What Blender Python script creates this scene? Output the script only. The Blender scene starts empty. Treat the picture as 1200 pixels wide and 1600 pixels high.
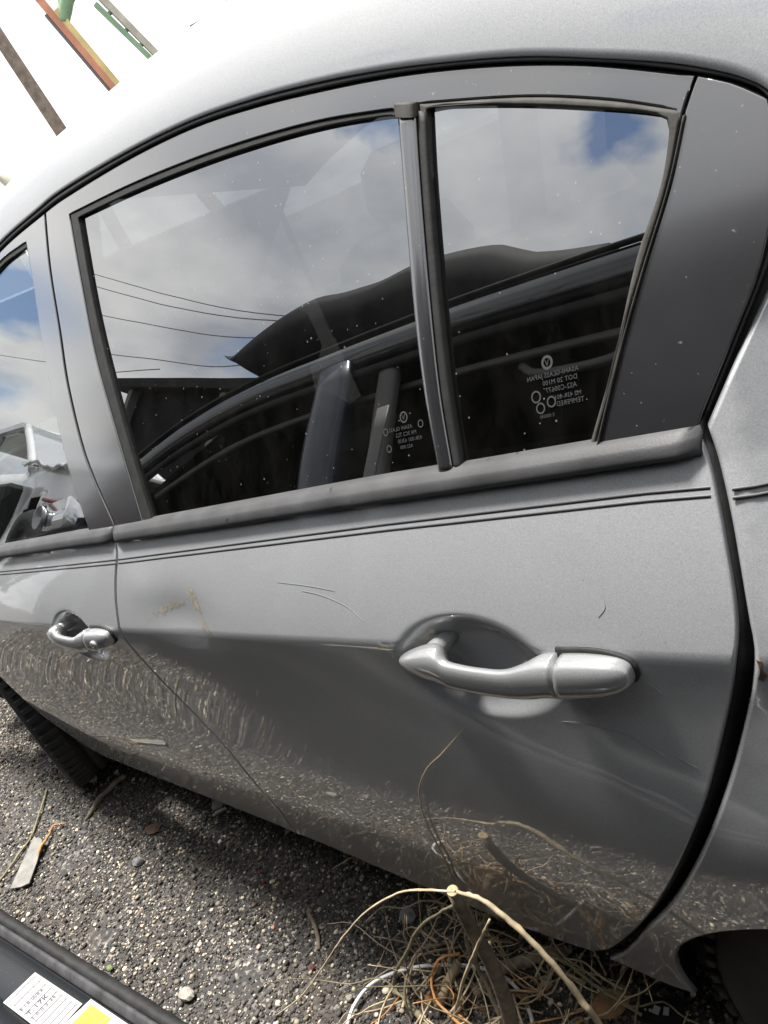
import bpy, math, random
import numpy as np
from mathutils import Vector, Matrix
from mathutils.geometry import delaunay_2d_cdt

random.seed(7)
RNG = np.random.default_rng(11)
SC = bpy.context.scene
COL = SC.collection

# ------------------------------------------------------------------ camera, sky, sun, exposure
cam_d = bpy.data.cameras.new("camera")
cam = bpy.data.objects.new("camera", cam_d)
COL.objects.link(cam)
cam_d.sensor_fit = 'VERTICAL'
cam_d.sensor_height = 24.0
cam_d.lens = 18.131
cam_d.clip_start = 0.02
cam_d.clip_end = 900
cam.matrix_world = Matrix(((0.72693912, 0.03206124, 0.68595306, 1.12593284),
                           (0.56529855, 0.53918111, -0.6242766, -0.42275161),
                           (-0.38986801, 0.84157935, 0.37382767, 1.24419188),
                           (0, 0, 0, 1)))
SC.camera = cam

SUN_DIR = Vector((-0.20, 0.018, 0.97)).normalized()
w = bpy.data.worlds.new("World")
SC.world = w
w.use_nodes = True
N = w.node_tree.nodes
L = w.node_tree.links
N.clear()
wo = N.new('ShaderNodeOutputWorld')
bg = N.new('ShaderNodeBackground')
bg.inputs[1].default_value = 0.1
sky = N.new('ShaderNodeTexSky')
sky.sky_type = 'NISHITA'
sky.sun_disc = False
sky.sun_elevation = math.asin(SUN_DIR.z)
sky.sun_rotation = math.atan2(SUN_DIR.x, SUN_DIR.y)
tc = N.new('ShaderNodeTexCoord')
sep = N.new('ShaderNodeSeparateXYZ')
L.new(tc.outputs['Generated'], sep.inputs[0])
zz = N.new('ShaderNodeMath'); zz.operation = 'ABSOLUTE'
L.new(sep.outputs[2], zz.inputs[0])
za = N.new('ShaderNodeMath'); za.operation = 'ADD'; za.inputs[1].default_value = 0.16
L.new(zz.outputs[0], za.inputs[0])
dvx = N.new('ShaderNodeMath'); dvx.operation = 'DIVIDE'
L.new(sep.outputs[0], dvx.inputs[0]); L.new(za.outputs[0], dvx.inputs[1])
dvy = N.new('ShaderNodeMath'); dvy.operation = 'DIVIDE'
L.new(sep.outputs[1], dvy.inputs[0]); L.new(za.outputs[0], dvy.inputs[1])
cmb = N.new('ShaderNodeCombineXYZ')
L.new(dvx.outputs[0], cmb.inputs[0]); L.new(dvy.outputs[0], cmb.inputs[1])
cmb.inputs[2].default_value = 3.1
n1 = N.new('ShaderNodeTexNoise')
n1.inputs['Scale'].default_value = 1.25
n1.inputs['Detail'].default_value = 9
n1.inputs['Roughness'].default_value = 0.55
L.new(cmb.outputs[0], n1.inputs['Vector'])
rm = N.new('ShaderNodeValToRGB')
rm.color_ramp.elements[0].position = 0.28
rm.color_ramp.elements[1].position = 0.42
last = n1.outputs['Fac']
hw = N.new('ShaderNodeTexNoise'); hw.inputs['Scale'].default_value = 9; hw.inputs['Detail'].default_value = 4
L.new(cmb.outputs[0], hw.inputs['Vector'])
hs = N.new('ShaderNodeVectorMath'); hs.operation = 'SCALE'; hs.inputs['Scale'].default_value = 0.16
L.new(hw.outputs['Color'], hs.inputs[0])
hv = N.new('ShaderNodeVectorMath'); hv.operation = 'ADD'
L.new(cmb.outputs[0], hv.inputs[0]); L.new(hs.outputs[0], hv.inputs[1])
for hx, hy, hr in ((-.525, -.76, .075), (-.80, -.53, .07), (-1.78, -.36, .22), (-1.5, -.95, .16), (.6, -1.1, .3), (.9, .8, .35), (-.2, 1.2, .3)):
    di_ = N.new('ShaderNodeVectorMath'); di_.operation = 'DISTANCE'
    L.new(hv.outputs[0], di_.inputs[0]); di_.inputs[1].default_value = (hx + .08, hy + .08, 3.18)
    hm = N.new('ShaderNodeMapRange'); hm.inputs[1].default_value = 0; hm.inputs[2].default_value = hr * 1.5
    hm.inputs[3].default_value = .34; hm.inputs[4].default_value = 0
    L.new(di_.outputs['Value'], hm.inputs[0])
    sb = N.new('ShaderNodeMath'); sb.operation = 'SUBTRACT'
    L.new(last, sb.inputs[0]); L.new(hm.outputs[0], sb.inputs[1])
    last = sb.outputs[0]
L.new(last, rm.inputs[0])
n2 = N.new('ShaderNodeTexNoise')
n2.inputs['Scale'].default_value = 2.1
n2.inputs['Detail'].default_value = 8
n2.inputs['Roughness'].default_value = 0.5
L.new(cmb.outputs[0], n2.inputs['Vector'])
rc = N.new('ShaderNodeValToRGB')
rc.color_ramp.elements[0].position = 0.36
rc.color_ramp.elements[0].color = (0.52, 0.54, 0.58, 1)
rc.color_ramp.elements[1].position = 0.66
rc.color_ramp.elements[1].color = (1.0, 0.985, 0.95, 1)
L.new(n2.outputs['Fac'], rc.inputs[0])
csc = N.new('ShaderNodeVectorMath'); csc.operation = 'SCALE'
csc.inputs['Scale'].default_value = 15.0
L.new(rc.outputs[0], csc.inputs[0])
# thin cloud is brighter round the sun
nrm_ = N.new('ShaderNodeVectorMath'); nrm_.operation = 'NORMALIZE'
L.new(tc.outputs['Generated'], nrm_.inputs[0])
dsun = N.new('ShaderNodeVectorMath'); dsun.operation = 'DOT_PRODUCT'
dsun.inputs[1].default_value = SUN_DIR
L.new(nrm_.outputs[0], dsun.inputs[0])
gp = N.new('ShaderNodeMapRange'); gp.interpolation_type = 'SMOOTHSTEP'
gp.inputs[1].default_value = 0.55; gp.inputs[2].default_value = 1.0
gp.inputs[3].default_value = 7.6; gp.inputs[4].default_value = 10.5
L.new(dsun.outputs['Value'], gp.inputs[0])
L.new(gp.outputs[0], csc.inputs['Scale'])
mx = N.new('ShaderNodeMixRGB')
L.new(rm.outputs[0], mx.inputs[0]); L.new(sky.outputs[0], mx.inputs[1]); L.new(csc.outputs[0], mx.inputs[2])
L.new(mx.outputs[0], bg.inputs[0]); L.new(bg.outputs[0], wo.inputs[0])

sun_d = bpy.data.lights.new("sun", 'SUN')
sun_d.energy = 4.4
sun_d.angle = math.radians(11)
sun_d.color = (1.0, 0.96, 0.9)
sun = bpy.data.objects.new("sun", sun_d)
COL.objects.link(sun)
sun.rotation_euler = SUN_DIR.to_track_quat('Z', 'Y').to_euler()

vs = SC.view_settings
vs.view_transform = 'Standard'
vs.look = 'None'
vs.gamma = 1.0
vs.use_curve_mapping = False
vs.exposure = 1.55


# ------------------------------------------------------------------ materials
def new_mat(name):
    m = bpy.data.materials.new(name)
    m.use_nodes = True
    return m, m.node_tree.nodes, m.node_tree.links, m.node_tree.nodes['Principled BSDF']


def simple(name, col, rough=0.5, metal=0.0, coat=0.0, var=0.0, vscale=30, bump=0.0, bscale=200, spec=0.5, spot=None):
    m, n, l, p = new_mat(name)
    p.inputs['Base Color'].default_value = (*col, 1)
    p.inputs['Roughness'].default_value = rough
    p.inputs['Metallic'].default_value = metal
    p.inputs['Coat Weight'].default_value = coat
    p.inputs['Coat Roughness'].default_value = 0.03
    p.inputs['Specular IOR Level'].default_value = spec
    t = n.new('ShaderNodeTexCoord')
    last = None
    if var:
        a = n.new('ShaderNodeTexNoise'); a.inputs['Scale'].default_value = vscale; a.inputs['Detail'].default_value = 6
        l.new(t.outputs['Object'], a.inputs['Vector'])
        r = n.new('ShaderNodeValToRGB')
        r.color_ramp.elements[0].position = 0.3; r.color_ramp.elements[1].position = 0.7
        r.color_ramp.elements[0].color = (*[c * (1 - var) for c in col], 1)
        r.color_ramp.elements[1].color = (*[min(1, c * (1 + var)) for c in col], 1)
        l.new(a.outputs['Fac'], r.inputs[0])
        l.new(r.outputs[0], p.inputs['Base Color'])
        last = r.outputs[0]
    if spot:                                   # (colour, scale, threshold) specks of dirt
        a = n.new('ShaderNodeTexNoise'); a.inputs['Scale'].default_value = spot[1]; a.inputs['Detail'].default_value = 2
        l.new(t.outputs['Object'], a.inputs['Vector'])
        r = n.new('ShaderNodeValToRGB')
        r.color_ramp.elements[0].position = spot[2]; r.color_ramp.elements[1].position = spot[2] + 0.03
        l.new(a.outputs['Fac'], r.inputs[0])
        x = n.new('ShaderNodeMixRGB')
        l.new(r.outputs[0], x.inputs[0])
        if last: l.new(last, x.inputs[1])
        else: x.inputs[1].default_value = (*col, 1)
        x.inputs[2].default_value = (*spot[0], 1)
        l.new(x.outputs[0], p.inputs['Base Color'])
    if bump:
        b = n.new('ShaderNodeBump'); b.inputs['Strength'].default_value = bump; b.inputs['Distance'].default_value = 0.001
        a = n.new('ShaderNodeTexNoise'); a.inputs['Scale'].default_value = bscale; a.inputs['Detail'].default_value = 4
        l.new(t.outputs['Object'], a.inputs['Vector'])
        l.new(a.outputs['Fac'], b.inputs['Height'])
        l.new(b.outputs[0], p.inputs['Normal'])
    return m


def silver_paint(name, base=(0.262, 0.270, 0.283), wave=0.085, rough=0.42):
    m, n, l, p = new_mat(name)
    t = n.new('ShaderNodeTexCoord')
    a = n.new('ShaderNodeTexNoise'); a.inputs['Scale'].default_value = 900; a.inputs['Detail'].default_value = 1
    l.new(t.outputs['Object'], a.inputs['Vector'])
    r = n.new('ShaderNodeValToRGB')
    r.color_ramp.elements[0].position = 0.3; r.color_ramp.elements[1].position = 0.75
    r.color_ramp.elements[0].color = (*[c * 0.86 for c in base], 1)
    r.color_ramp.elements[1].color = (*[c * 1.16 for c in base], 1)
    l.new(a.outputs['Fac'], r.inputs[0])
    # thin dust film and fine scratches
    d = n.new('ShaderNodeTexNoise'); d.inputs['Scale'].default_value = 14; d.inputs['Detail'].default_value = 8
    d.inputs['Roughness'].default_value = 0.7
    l.new(t.outputs['Object'], d.inputs['Vector'])
    dr = n.new('ShaderNodeMapRange'); dr.inputs[1].default_value = 0.45; dr.inputs[2].default_value = 0.8
    dr.inputs[3].default_value = rough; dr.inputs[4].default_value = rough + 0.12
    l.new(d.outputs['Fac'], dr.inputs[0])
    l.new(dr.outputs[0], p.inputs['Roughness'])
    sp = n.new('ShaderNodeTexNoise'); sp.inputs['Scale'].default_value = 520; sp.inputs['Detail'].default_value = 1
    l.new(t.outputs['Object'], sp.inputs['Vector'])
    sr = n.new('ShaderNodeValToRGB')
    sr.color_ramp.elements[0].position = 0.755; sr.color_ramp.elements[1].position = 0.79
    l.new(sp.outputs['Fac'], sr.inputs[0])
    x = n.new('ShaderNodeMixRGB')
    l.new(sr.outputs[0], x.inputs[0]); l.new(r.outputs[0], x.inputs[1])
    x.inputs[2].default_value = (0.16, 0.15, 0.13, 1)
    l.new(x.outputs[0], p.inputs['Base Color'])
    p.inputs['Metallic'].default_value = 0.12
    p.inputs['Coat Weight'].default_value = 1.0
    p.inputs['Coat IOR'].default_value = 1.75
    cr = n.new('ShaderNodeMapRange'); cr.inputs[1].default_value = 0.4; cr.inputs[2].default_value = 0.8
    cr.inputs[3].default_value = 0.016; cr.inputs[4].default_value = 0.06
    l.new(d.outputs['Fac'], cr.inputs[0])
    l.new(cr.outputs[0], p.inputs['Coat Roughness'])
    # sheet metal ripple, orange peel
    b1 = n.new('ShaderNodeTexNoise'); b1.inputs['Scale'].default_value = 9; b1.inputs['Detail'].default_value = 2.5
    l.new(t.outputs['Object'], b1.inputs['Vector'])
    bp = n.new('ShaderNodeBump'); bp.inputs['Strength'].default_value = wave; bp.inputs['Distance'].default_value = 0.004
    l.new(b1.outputs['Fac'], bp.inputs['Height'])
    b2 = n.new('ShaderNodeTexNoise'); b2.inputs['Scale'].default_value = 160; b2.inputs['Detail'].default_value = 1
    l.new(t.outputs['Object'], b2.inputs['Vector'])
    bq = n.new('ShaderNodeBump'); bq.inputs['Strength'].default_value = 0.03; bq.inputs['Distance'].default_value = 0.0004
    l.new(b2.outputs['Fac'], bq.inputs['Height']); l.new(bp.outputs[0], bq.inputs['Normal'])
    l.new(bq.outputs[0], p.inputs['Coat Normal'])
    l.new(bp.outputs[0], p.inputs['Normal'])
    return m


def glass_mat(name, tint, dirt=0.5):
    m = bpy.data.materials.new(name)
    m.use_nodes = True
    n = m.node_tree.nodes; l = m.node_tree.links
    n.clear()
    o = n.new('ShaderNodeOutputMaterial')
    tr = n.new('ShaderNodeBsdfTransparent'); tr.inputs[0].default_value = (*tint, 1)
    gl = n.new('ShaderNodeBsdfGlossy'); gl.inputs['Roughness'].default_value = 0.0
    gl.inputs[0].default_value = (0.96, 0.98, 1.0, 1)
    fr = n.new('ShaderNodeFresnel'); fr.inputs[0].default_value = 2.9
    mxs = n.new('ShaderNodeMixShader')
    l.new(fr.outputs[0], mxs.inputs[0]); l.new(tr.outputs[0], mxs.inputs[1]); l.new(gl.outputs[0], mxs.inputs[2])
    t = n.new('ShaderNodeTexCoord')
    # slight waviness
    b1 = n.new('ShaderNodeTexNoise'); b1.inputs['Scale'].default_value = 5; b1.inputs['Detail'].default_value = 1
    l.new(t.outputs['Object'], b1.inputs['Vector'])
    bp = n.new('ShaderNodeBump'); bp.inputs['Strength'].default_value = 0.05; bp.inputs['Distance'].default_value = 0.004
    l.new(b1.outputs['Fac'], bp.inputs['Height']); l.new(bp.outputs[0], gl.inputs['Normal'])
    # dust specks and a faint film
    di = n.new('ShaderNodeBsdfDiffuse'); di.inputs[0].default_value = (0.45, 0.44, 0.41, 1)
    v = n.new('ShaderNodeTexVoronoi'); v.inputs['Scale'].default_value = 130
    l.new(t.outputs['Object'], v.inputs['Vector'])
    lt = n.new('ShaderNodeMath'); lt.operation = 'LESS_THAN'
    l.new(v.outputs['Distance'], lt.inputs[0])
    ns = n.new('ShaderNodeSeparateColor'); l.new(v.outputs['Color'], ns.inputs[0])
    sz = n.new('ShaderNodeMath'); sz.operation = 'MULTIPLY_ADD'; sz.inputs[1].default_value = 0.13; sz.inputs[2].default_value = 0.02
    l.new(ns.outputs[1], sz.inputs[0]); l.new(sz.outputs[0], lt.inputs[1])
    gt = n.new('ShaderNodeMath'); gt.operation = 'GREATER_THAN'; gt.inputs[1].default_value = 0.62
    l.new(ns.outputs[0], gt.inputs[0])
    mu = n.new('ShaderNodeMath'); mu.operation = 'MULTIPLY'
    l.new(lt.outputs[0], mu.inputs[0]); l.new(gt.outputs[0], mu.inputs[1])
    mu2 = n.new('ShaderNodeMath'); mu2.operation = 'MULTIPLY'; mu2.inputs[1].default_value = dirt
    l.new(mu.outputs[0], mu2.inputs[0])
    fm = n.new('ShaderNodeTexNoise'); fm.inputs['Scale'].default_value = 26; fm.inputs['Detail'].default_value = 7; fm.inputs['Roughness'].default_value = 0.75
    fmp = n.new('ShaderNodeMapping'); fmp.inputs['Scale'].default_value = (1.0, 1.0, .35)
    l.new(t.outputs['Object'], fmp.inputs[0]); l.new(fmp.outputs[0], fm.inputs['Vector'])
    fr2 = n.new('ShaderNodeMapRange'); fr2.inputs[1].default_value = 0.42; fr2.inputs[2].default_value = 0.85
    fr2.inputs[3].default_value = 0.002; fr2.inputs[4].default_value = 0.014
    l.new(fm.outputs['Fac'], fr2.inputs[0])
    ad = n.new('ShaderNodeMath'); ad.operation = 'ADD'; l.new(fr2.outputs[0], ad.inputs[1])
    l.new(mu2.outputs[0], ad.inputs[0])
    m2 = n.new('ShaderNodeMixShader')
    l.new(ad.outputs[0], m2.inputs[0]); l.new(mxs.outputs[0], m2.inputs[1]); l.new(di.outputs[0], m2.inputs[2])
    l.new(m2.outputs[0], o.inputs[0])
    return m


M_PAINT = silver_paint("silver_paint")
M_ROOF = silver_paint('darkened_silver_paint', base=(0.20, 0.206, 0.215), wave=0.05, rough=0.5)  # same silver, darkened and less glossy to offset strong light on the roof
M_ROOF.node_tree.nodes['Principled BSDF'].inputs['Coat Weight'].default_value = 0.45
M_HANDLE = silver_paint("handle_paint", base=(0.17, 0.174, 0.18), wave=0.03, rough=0.32)
M_BLACKPAINT = simple("gloss_black_paint", (0.009, 0.010, 0.013), 0.18, coat=1.0, var=0.2, spot=((0.10, 0.10, 0.09), 300, 0.72))
M_BLACKPILLAR = simple("blue_black_paint", (0.012, 0.016, 0.034), 0.4, coat=0.4)
M_TRIM = simple("satin_black_trim", (0.016, 0.016, 0.018), 0.24, var=0.25, vscale=9, coat=1.0, spec=1.0, spot=((0.11, 0.10, 0.095), 240, 0.73))
M_TRIM.node_tree.nodes['Principled BSDF'].inputs['Coat IOR'].default_value = 1.6
M_TRIM.node_tree.nodes['Principled BSDF'].inputs['Coat Roughness'].default_value = 0.12
M_MOLD = simple("molding_vinyl", (0.034, 0.034, 0.036), 0.55, var=0.3, vscale=25, bump=0.2, bscale=500, spec=0.3, spot=((0.006, 0.006, 0.006), 75, 0.70))
M_RUBBER = simple("black_rubber", (0.016, 0.016, 0.016), 0.65, var=0.3, vscale=60, bump=0.3, bscale=300, spec=0.25)
M_SEALGREY = simple("faded_rubber", (0.045, 0.043, 0.040), 0.7, var=0.35, vscale=40, bump=0.3, bscale=250, spec=0.15)
M_CHROME = simple("bright_lip", (0.35, 0.35, 0.36), 0.3, metal=0.7)
M_DARK = simple("dark_inner", (0.007, 0.007, 0.008), 0.8, spec=0.2)
M_TYRE = simple("tyre_rubber", (0.016, 0.016, 0.017), 0.75, var=0.3, vscale=30, bump=0.4, bscale=200)
M_RIM = simple("alloy_rim", (0.35, 0.35, 0.36), 0.35, metal=0.9)
M_CLOTH = simple("dark_cloth", (0.022, 0.021, 0.021), 0.9, var=0.3, vscale=200)
M_PLASTIC = simple("dark_plastic", (0.02, 0.02, 0.021), 0.5)
M_COVER = simple('dull_black_plastic', (0.012, 0.012, 0.013), 0.75, spec=0.15)
M_GREYPL = simple("grey_plastic", (0.12, 0.115, 0.11), 0.6)
M_GLASS_DARK = glass_mat("tinted_glass", (0.05, 0.053, 0.056), 0.2)
M_GLASS_CLEAR = glass_mat("green_glass", (0.60, 0.70, 0.66), 0.12)
M_PIN = simple("pinstripe_vinyl", (0.035, 0.033, 0.036), 0.4)
M_ETCH = simple("etched_print", (0.028, 0.030, 0.032), 0.6)
M_PAPER = simple("label_paper", (0.30, 0.30, 0.295), 0.7, var=0.06, vscale=20)
M_INK = simple("print_ink", (0.02, 0.02, 0.04), 0.7)
M_GREYINK = simple("form_line_ink", (0.09, 0.09, 0.11), 0.7)
M_YELLOW = simple("label_yellow", (0.45, 0.34, 0.02), 0.6)
M_WHITE = simple("white_car_paint", (0.75, 0.76, 0.76), 0.25, coat=1.0, var=0.05)
M_RED = simple("red_plastic", (0.17, 0.012, 0.014), 0.4)
M_ORANGE = simple("orange_paint", (0.52, 0.22, 0.13), 0.5, var=0.2, vscale=6)
M_YELLOWP = simple("yellow_paint", (0.60, 0.48, 0.20), 0.5, var=0.15, vscale=6)
M_GREEN = simple("green_paint", (0.20, 0.32, 0.19), 0.5, var=0.25, vscale=5)
M_PALEPIPE = simple("pale_pipe", (0.45, 0.43, 0.34), 0.6, var=0.2, vscale=5)
M_POLE = simple("weathered_wood", (0.20, 0.16, 0.125), 0.85, var=0.3, vscale=12)
M_SHED = simple("shed_metal", (0.16, 0.15, 0.15), 0.6)
M_BARK = simple("twig_bark", (0.15, 0.12, 0.09), 0.85, var=0.4, vscale=60, bump=0.5, bscale=200)
M_PALETWIG = simple("pale_twig", (0.33, 0.265, 0.17), 0.75, var=0.3, vscale=50, bump=0.3, bscale=200)
M_GREENTWIG = simple("olive_twig", (0.17, 0.15, 0.09), 0.8, var=0.3, vscale=50)
M_ORANGETWIG = simple("russet_twig", (0.36, 0.17, 0.06), 0.8, var=0.3, vscale=50)
M_CUT = simple("cut_wood", (0.34, 0.26, 0.14), 0.8, var=0.2, vscale=120)
M_CABLE = simple("white_cable_jacket", (0.55, 0.56, 0.57), 0.5)
M_LEAF = simple("dry_leaf", (0.17, 0.095, 0.04), 0.8, var=0.4, vscale=60)
M_WOODSTRIP = simple("bleached_wood", (0.16, 0.155, 0.145), 0.85, var=0.25, vscale=40)
M_GREENBIT = simple("green_weed", (0.10, 0.15, 0.04), 0.7)
M_STONE = simple("pale_stone", (0.25, 0.235, 0.20), 0.85, var=0.25, vscale=80, bump=0.4, bscale=120)
M_DSTONE = simple("grey_stone", (0.13, 0.13, 0.135), 0.85, var=0.35, vscale=80, bump=0.5, bscale=120)
M_RUST = simple("rust_flake", (0.085, 0.05, 0.03), 0.9, var=0.4, vscale=200)
M_AMBER = simple("amber_plastic", (0.7, 0.25, 0.02), 0.3)
M_LENS = simple("clear_lamp_lens", (0.75, 0.76, 0.78), 0.08, metal=0.7, coat=1.0)


def scrape_mat():
    m, n, l, p = new_mat("scraped_paint")
    t = n.new('ShaderNodeTexCoord')
    mp = n.new('ShaderNodeMapping'); mp.inputs['Scale'].default_value = (1.0, 1.0, 0.22); mp.inputs['Rotation'].default_value = (0, .35, 0)
    l.new(t.outputs['Object'], mp.inputs[0])
    a = n.new('ShaderNodeTexNoise'); a.inputs['Scale'].default_value = 420; a.inputs['Detail'].default_value = 5
    l.new(mp.outputs[0], a.inputs['Vector'])
    a2 = n.new('ShaderNodeTexNoise'); a2.inputs['Scale'].default_value = 55; a2.inputs['Detail'].default_value = 3
    l.new(t.outputs['Object'], a2.inputs['Vector'])
    ad = n.new('ShaderNodeMath'); ad.operation = 'MULTIPLY'
    l.new(a.outputs['Fac'], ad.inputs[0]); l.new(a2.outputs['Fac'], ad.inputs[1])
    at = n.new('ShaderNodeAttribute'); at.attribute_name = 'edge_fade'
    m2 = n.new('ShaderNodeMath'); m2.operation = 'MULTIPLY'
    l.new(ad.outputs[0], m2.inputs[0]); l.new(at.outputs['Fac'], m2.inputs[1])
    r = n.new('ShaderNodeValToRGB'); r.color_ramp.elements[0].position = 0.19; r.color_ramp.elements[1].position = 0.30
    r.color_ramp.elements[1].color = (.8, .8, .8, 1)
    l.new(m2.outputs[0], r.inputs[0])
    l.new(r.outputs[0], p.inputs['Alpha'])
    c = n.new('ShaderNodeValToRGB')
    c.color_ramp.elements[0].color = (0.17, 0.135, 0.09, 1); c.color_ramp.elements[1].color = (0.34, 0.31, 0.26, 1)
    b = n.new('ShaderNodeTexNoise'); b.inputs['Scale'].default_value = 150
    l.new(t.outputs['Object'], b.inputs['Vector']); l.new(b.outputs['Fac'], c.inputs[0])
    l.new(c.outputs[0], p.inputs['Base Color'])
    p.inputs['Roughness'].default_value = 0.8
    return m


M_SCRAPE = scrape_mat()


def gravel_mats():
    m, n, l, p = new_mat("gravel_stone_mix")
    at = n.new('ShaderNodeAttribute'); at.attribute_name = 'stone_col'
    l.new(at.outputs['Color'], p.inputs['Base Color'])
    p.inputs['Roughness'].default_value = 0.8
    g, n, l, p = new_mat("gravel_ground")
    t = n.new('ShaderNodeTexCoord')
    v = n.new('ShaderNodeTexVoronoi'); v.inputs['Scale'].default_value = 150
    l.new(t.outputs['Object'], v.inputs['Vector'])
    sc = n.new('ShaderNodeSeparateColor'); l.new(v.outputs['Color'], sc.inputs[0])
    r = n.new('ShaderNodeValToRGB')
    e = r.color_ramp.elements
    e[0].position = 0.0; e[0].color = (0.022, 0.021, 0.021, 1)
    e[1].position = 1.0; e[1].color = (0.28, 0.26, 0.22, 1)
    k = e.new(0.72); k.color = (0.046, 0.043, 0.041, 1)
    k = e.new(0.9); k.color = (0.13, 0.12, 0.11, 1)
    l.new(sc.outputs[0], r.inputs[0])
    a = n.new('ShaderNodeTexNoise'); a.inputs['Scale'].default_value = 5; a.inputs['Detail'].default_value = 6
    l.new(t.outputs['Object'], a.inputs['Vector'])
    r2 = n.new('ShaderNodeValToRGB'); r2.color_ramp.elements[0].position = 0.5; r2.color_ramp.elements[1].position = 0.68
    l.new(a.outputs['Fac'], r2.inputs[0])
    x = n.new('ShaderNodeMixRGB')
    l.new(r2.outputs[0], x.inputs[0]); l.new(r.outputs[0], x.inputs[1]); x.inputs[2].default_value = (0.055, 0.046, 0.039, 1)
    l.new(x.outputs[0], p.inputs['Base Color'])
    p.inputs['Roughness'].default_value = 0.9
    b = n.new('ShaderNodeBump'); b.inputs['Strength'].default_value = 0.8; b.inputs['Distance'].default_value = 0.004
    l.new(v.outputs['Distance'], b.inputs['Height']); b.invert = True
    l.new(b.outputs[0], p.inputs['Normal'])
    return m, g


M_PEBBLE, M_GROUND = gravel_mats()


# ------------------------------------------------------------------ object helpers
def link(name, me, mat, parent=None, smooth=True):
    o = bpy.data.objects.new(name, me)
    COL.objects.link(o)
    if mat is not None and len(me.materials) == 0:
        me.materials.append(mat)
    if smooth:
        me.polygons.foreach_set('use_smooth', [True] * len(me.polygons))
    if parent is not None:
        o.parent = parent
        o.matrix_parent_inverse = root_matrix(parent).inverted()
    return o


def root_matrix(o):
    m = Matrix.Identity(4)
    chain = []
    while o is not None:
        chain.append(o); o = o.parent
    for q in reversed(chain):
        m = m @ q.matrix_parent_inverse @ q.matrix_basis if q.parent else q.matrix_basis.copy()
    return m


def mesh(name, verts, faces, mat, parent=None, smooth=True):
    me = bpy.data.meshes.new(name)
    me.from_pydata([tuple(map(float, v)) for v in verts], [], [tuple(map(int, f)) for f in faces])
    me.validate()
    return link(name, me, mat, parent, smooth)


def tag(o, label=None, cat=None, group=None, kind=None):
    if label: o['label'] = label
    if cat: o['category'] = cat
    if group: o['group'] = group
    if kind: o['kind'] = kind
    return o


def empty(name, loc, label, cat, group=None):
    o = bpy.data.objects.new(name, None)
    COL.objects.link(o)
    o.location = loc
    o.empty_display_size = 0.1
    return tag(o, label, cat, group)


def box_data(c, s, rot=None, bev=0.0):
    """bevelled box: returns verts, faces"""
    hx, hy, hz = s[0] / 2, s[1] / 2, s[2] / 2
    b = min(bev, hx * .9, hy * .9, hz * .9)
    vs_, fs = [], []
    if b <= 0:
        for x in (-hx, hx):
            for y in (-hy, hy):
                for z in (-hz, hz):
                    vs_.append(Vector((x, y, z)))
        fs = [(0, 1, 3, 2), (4, 6, 7, 5), (0, 4, 5, 1), (2, 3, 7, 6), (0, 2, 6, 4), (1, 5, 7, 3)]
    else:
        idx = {}
        for sx in (-1, 1):
            for sy in (-1, 1):
                for sz in (-1, 1):
                    for ax in range(3):
                        v = [sx * (hx - b), sy * (hy - b), sz * (hz - b)]
                        v[ax] = (sx * hx, sy * hy, sz * hz)[ax]
                        idx[(sx, sy, sz, ax)] = len(vs_)
                        vs_.append(Vector(v))
        S = (-1, 1)
        for sx in S:
            fs.append([idx[(sx, a, c_, 0)] for a, c_ in ((-1, -1), (1, -1), (1, 1), (-1, 1))])
            fs.append([idx[(a, sx, c_, 1)] for a, c_ in ((-1, -1), (1, -1), (1, 1), (-1, 1))])
            fs.append([idx[(a, c_, sx, 2)] for a, c_ in ((-1, -1), (1, -1), (1, 1), (-1, 1))])
        for a in S:
            for c_ in S:
                fs.append([idx[(a, c_, -1, 0)], idx[(a, c_, 1, 0)], idx[(a, c_, 1, 1)], idx[(a, c_, -1, 1)]])
                fs.append([idx[(a, -1, c_, 0)], idx[(a, 1, c_, 0)], idx[(a, 1, c_, 2)], idx[(a, -1, c_, 2)]])
                fs.append([idx[(-1, a, c_, 1)], idx[(1, a, c_, 1)], idx[(1, a, c_, 2)], idx[(-1, a, c_, 2)]])
        for k in [(a, c_, d) for a in S for c_ in S for d in S]:
            fs.append([idx[(*k, 0)], idx[(*k, 1)], idx[(*k, 2)]])
    if rot is not None:
        vs_ = [rot @ v for v in vs_]
    c = Vector(c)
    return [v + c for v in vs_], fs


def fix_normals(me):
    import bmesh
    bm = bmesh.new(); bm.from_mesh(me)
    bmesh.ops.recalc_face_normals(bm, faces=bm.faces)
    bm.to_mesh(me); bm.free()


def box(name, c, s, mat, parent=None, rot=None, bev=0.004):
    v, f = box_data(c, s, rot, bev)
    o = mesh(name, v, f, mat, parent, smooth=False)
    fix_normals(o.data)
    return o


def boxes(name, specs, mat, parent=None, bev=0.004):
    V, F = [], []
    for sp in specs:
        v, f = box_data(sp[0], sp[1], sp[2] if len(sp) > 2 else None, bev)
        k = len(V); V += v; F += [[i + k for i in q] for q in f]
    o = mesh(name, V, F, mat, parent, smooth=False)
    fix_normals(o.data)
    return o


def catmull(pts, n=8, closed=False):
    P = [np.array(p, float) for p in pts]
    out = []
    m = len(P)
    rng = range(m) if closed else range(m - 1)
    for i in rng:
        p1, p2 = P[i], P[(i + 1) % m]
        p0 = P[i - 1] if (i > 0 or closed) else 2 * p1 - p2
        p3 = P[(i + 2) % m] if (i + 2 < m or closed) else 2 * p2 - p1
        for k in range(n):
            t = k / n
            out.append(0.5 * ((2 * p1) + (-p0 + p2) * t + (2 * p0 - 5 * p1 + 4 * p2 - p3) * t * t + (-p0 + 3 * p1 - 3 * p2 + p3) * t ** 3))
    if not closed: out.append(P[-1])
    return out


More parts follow.
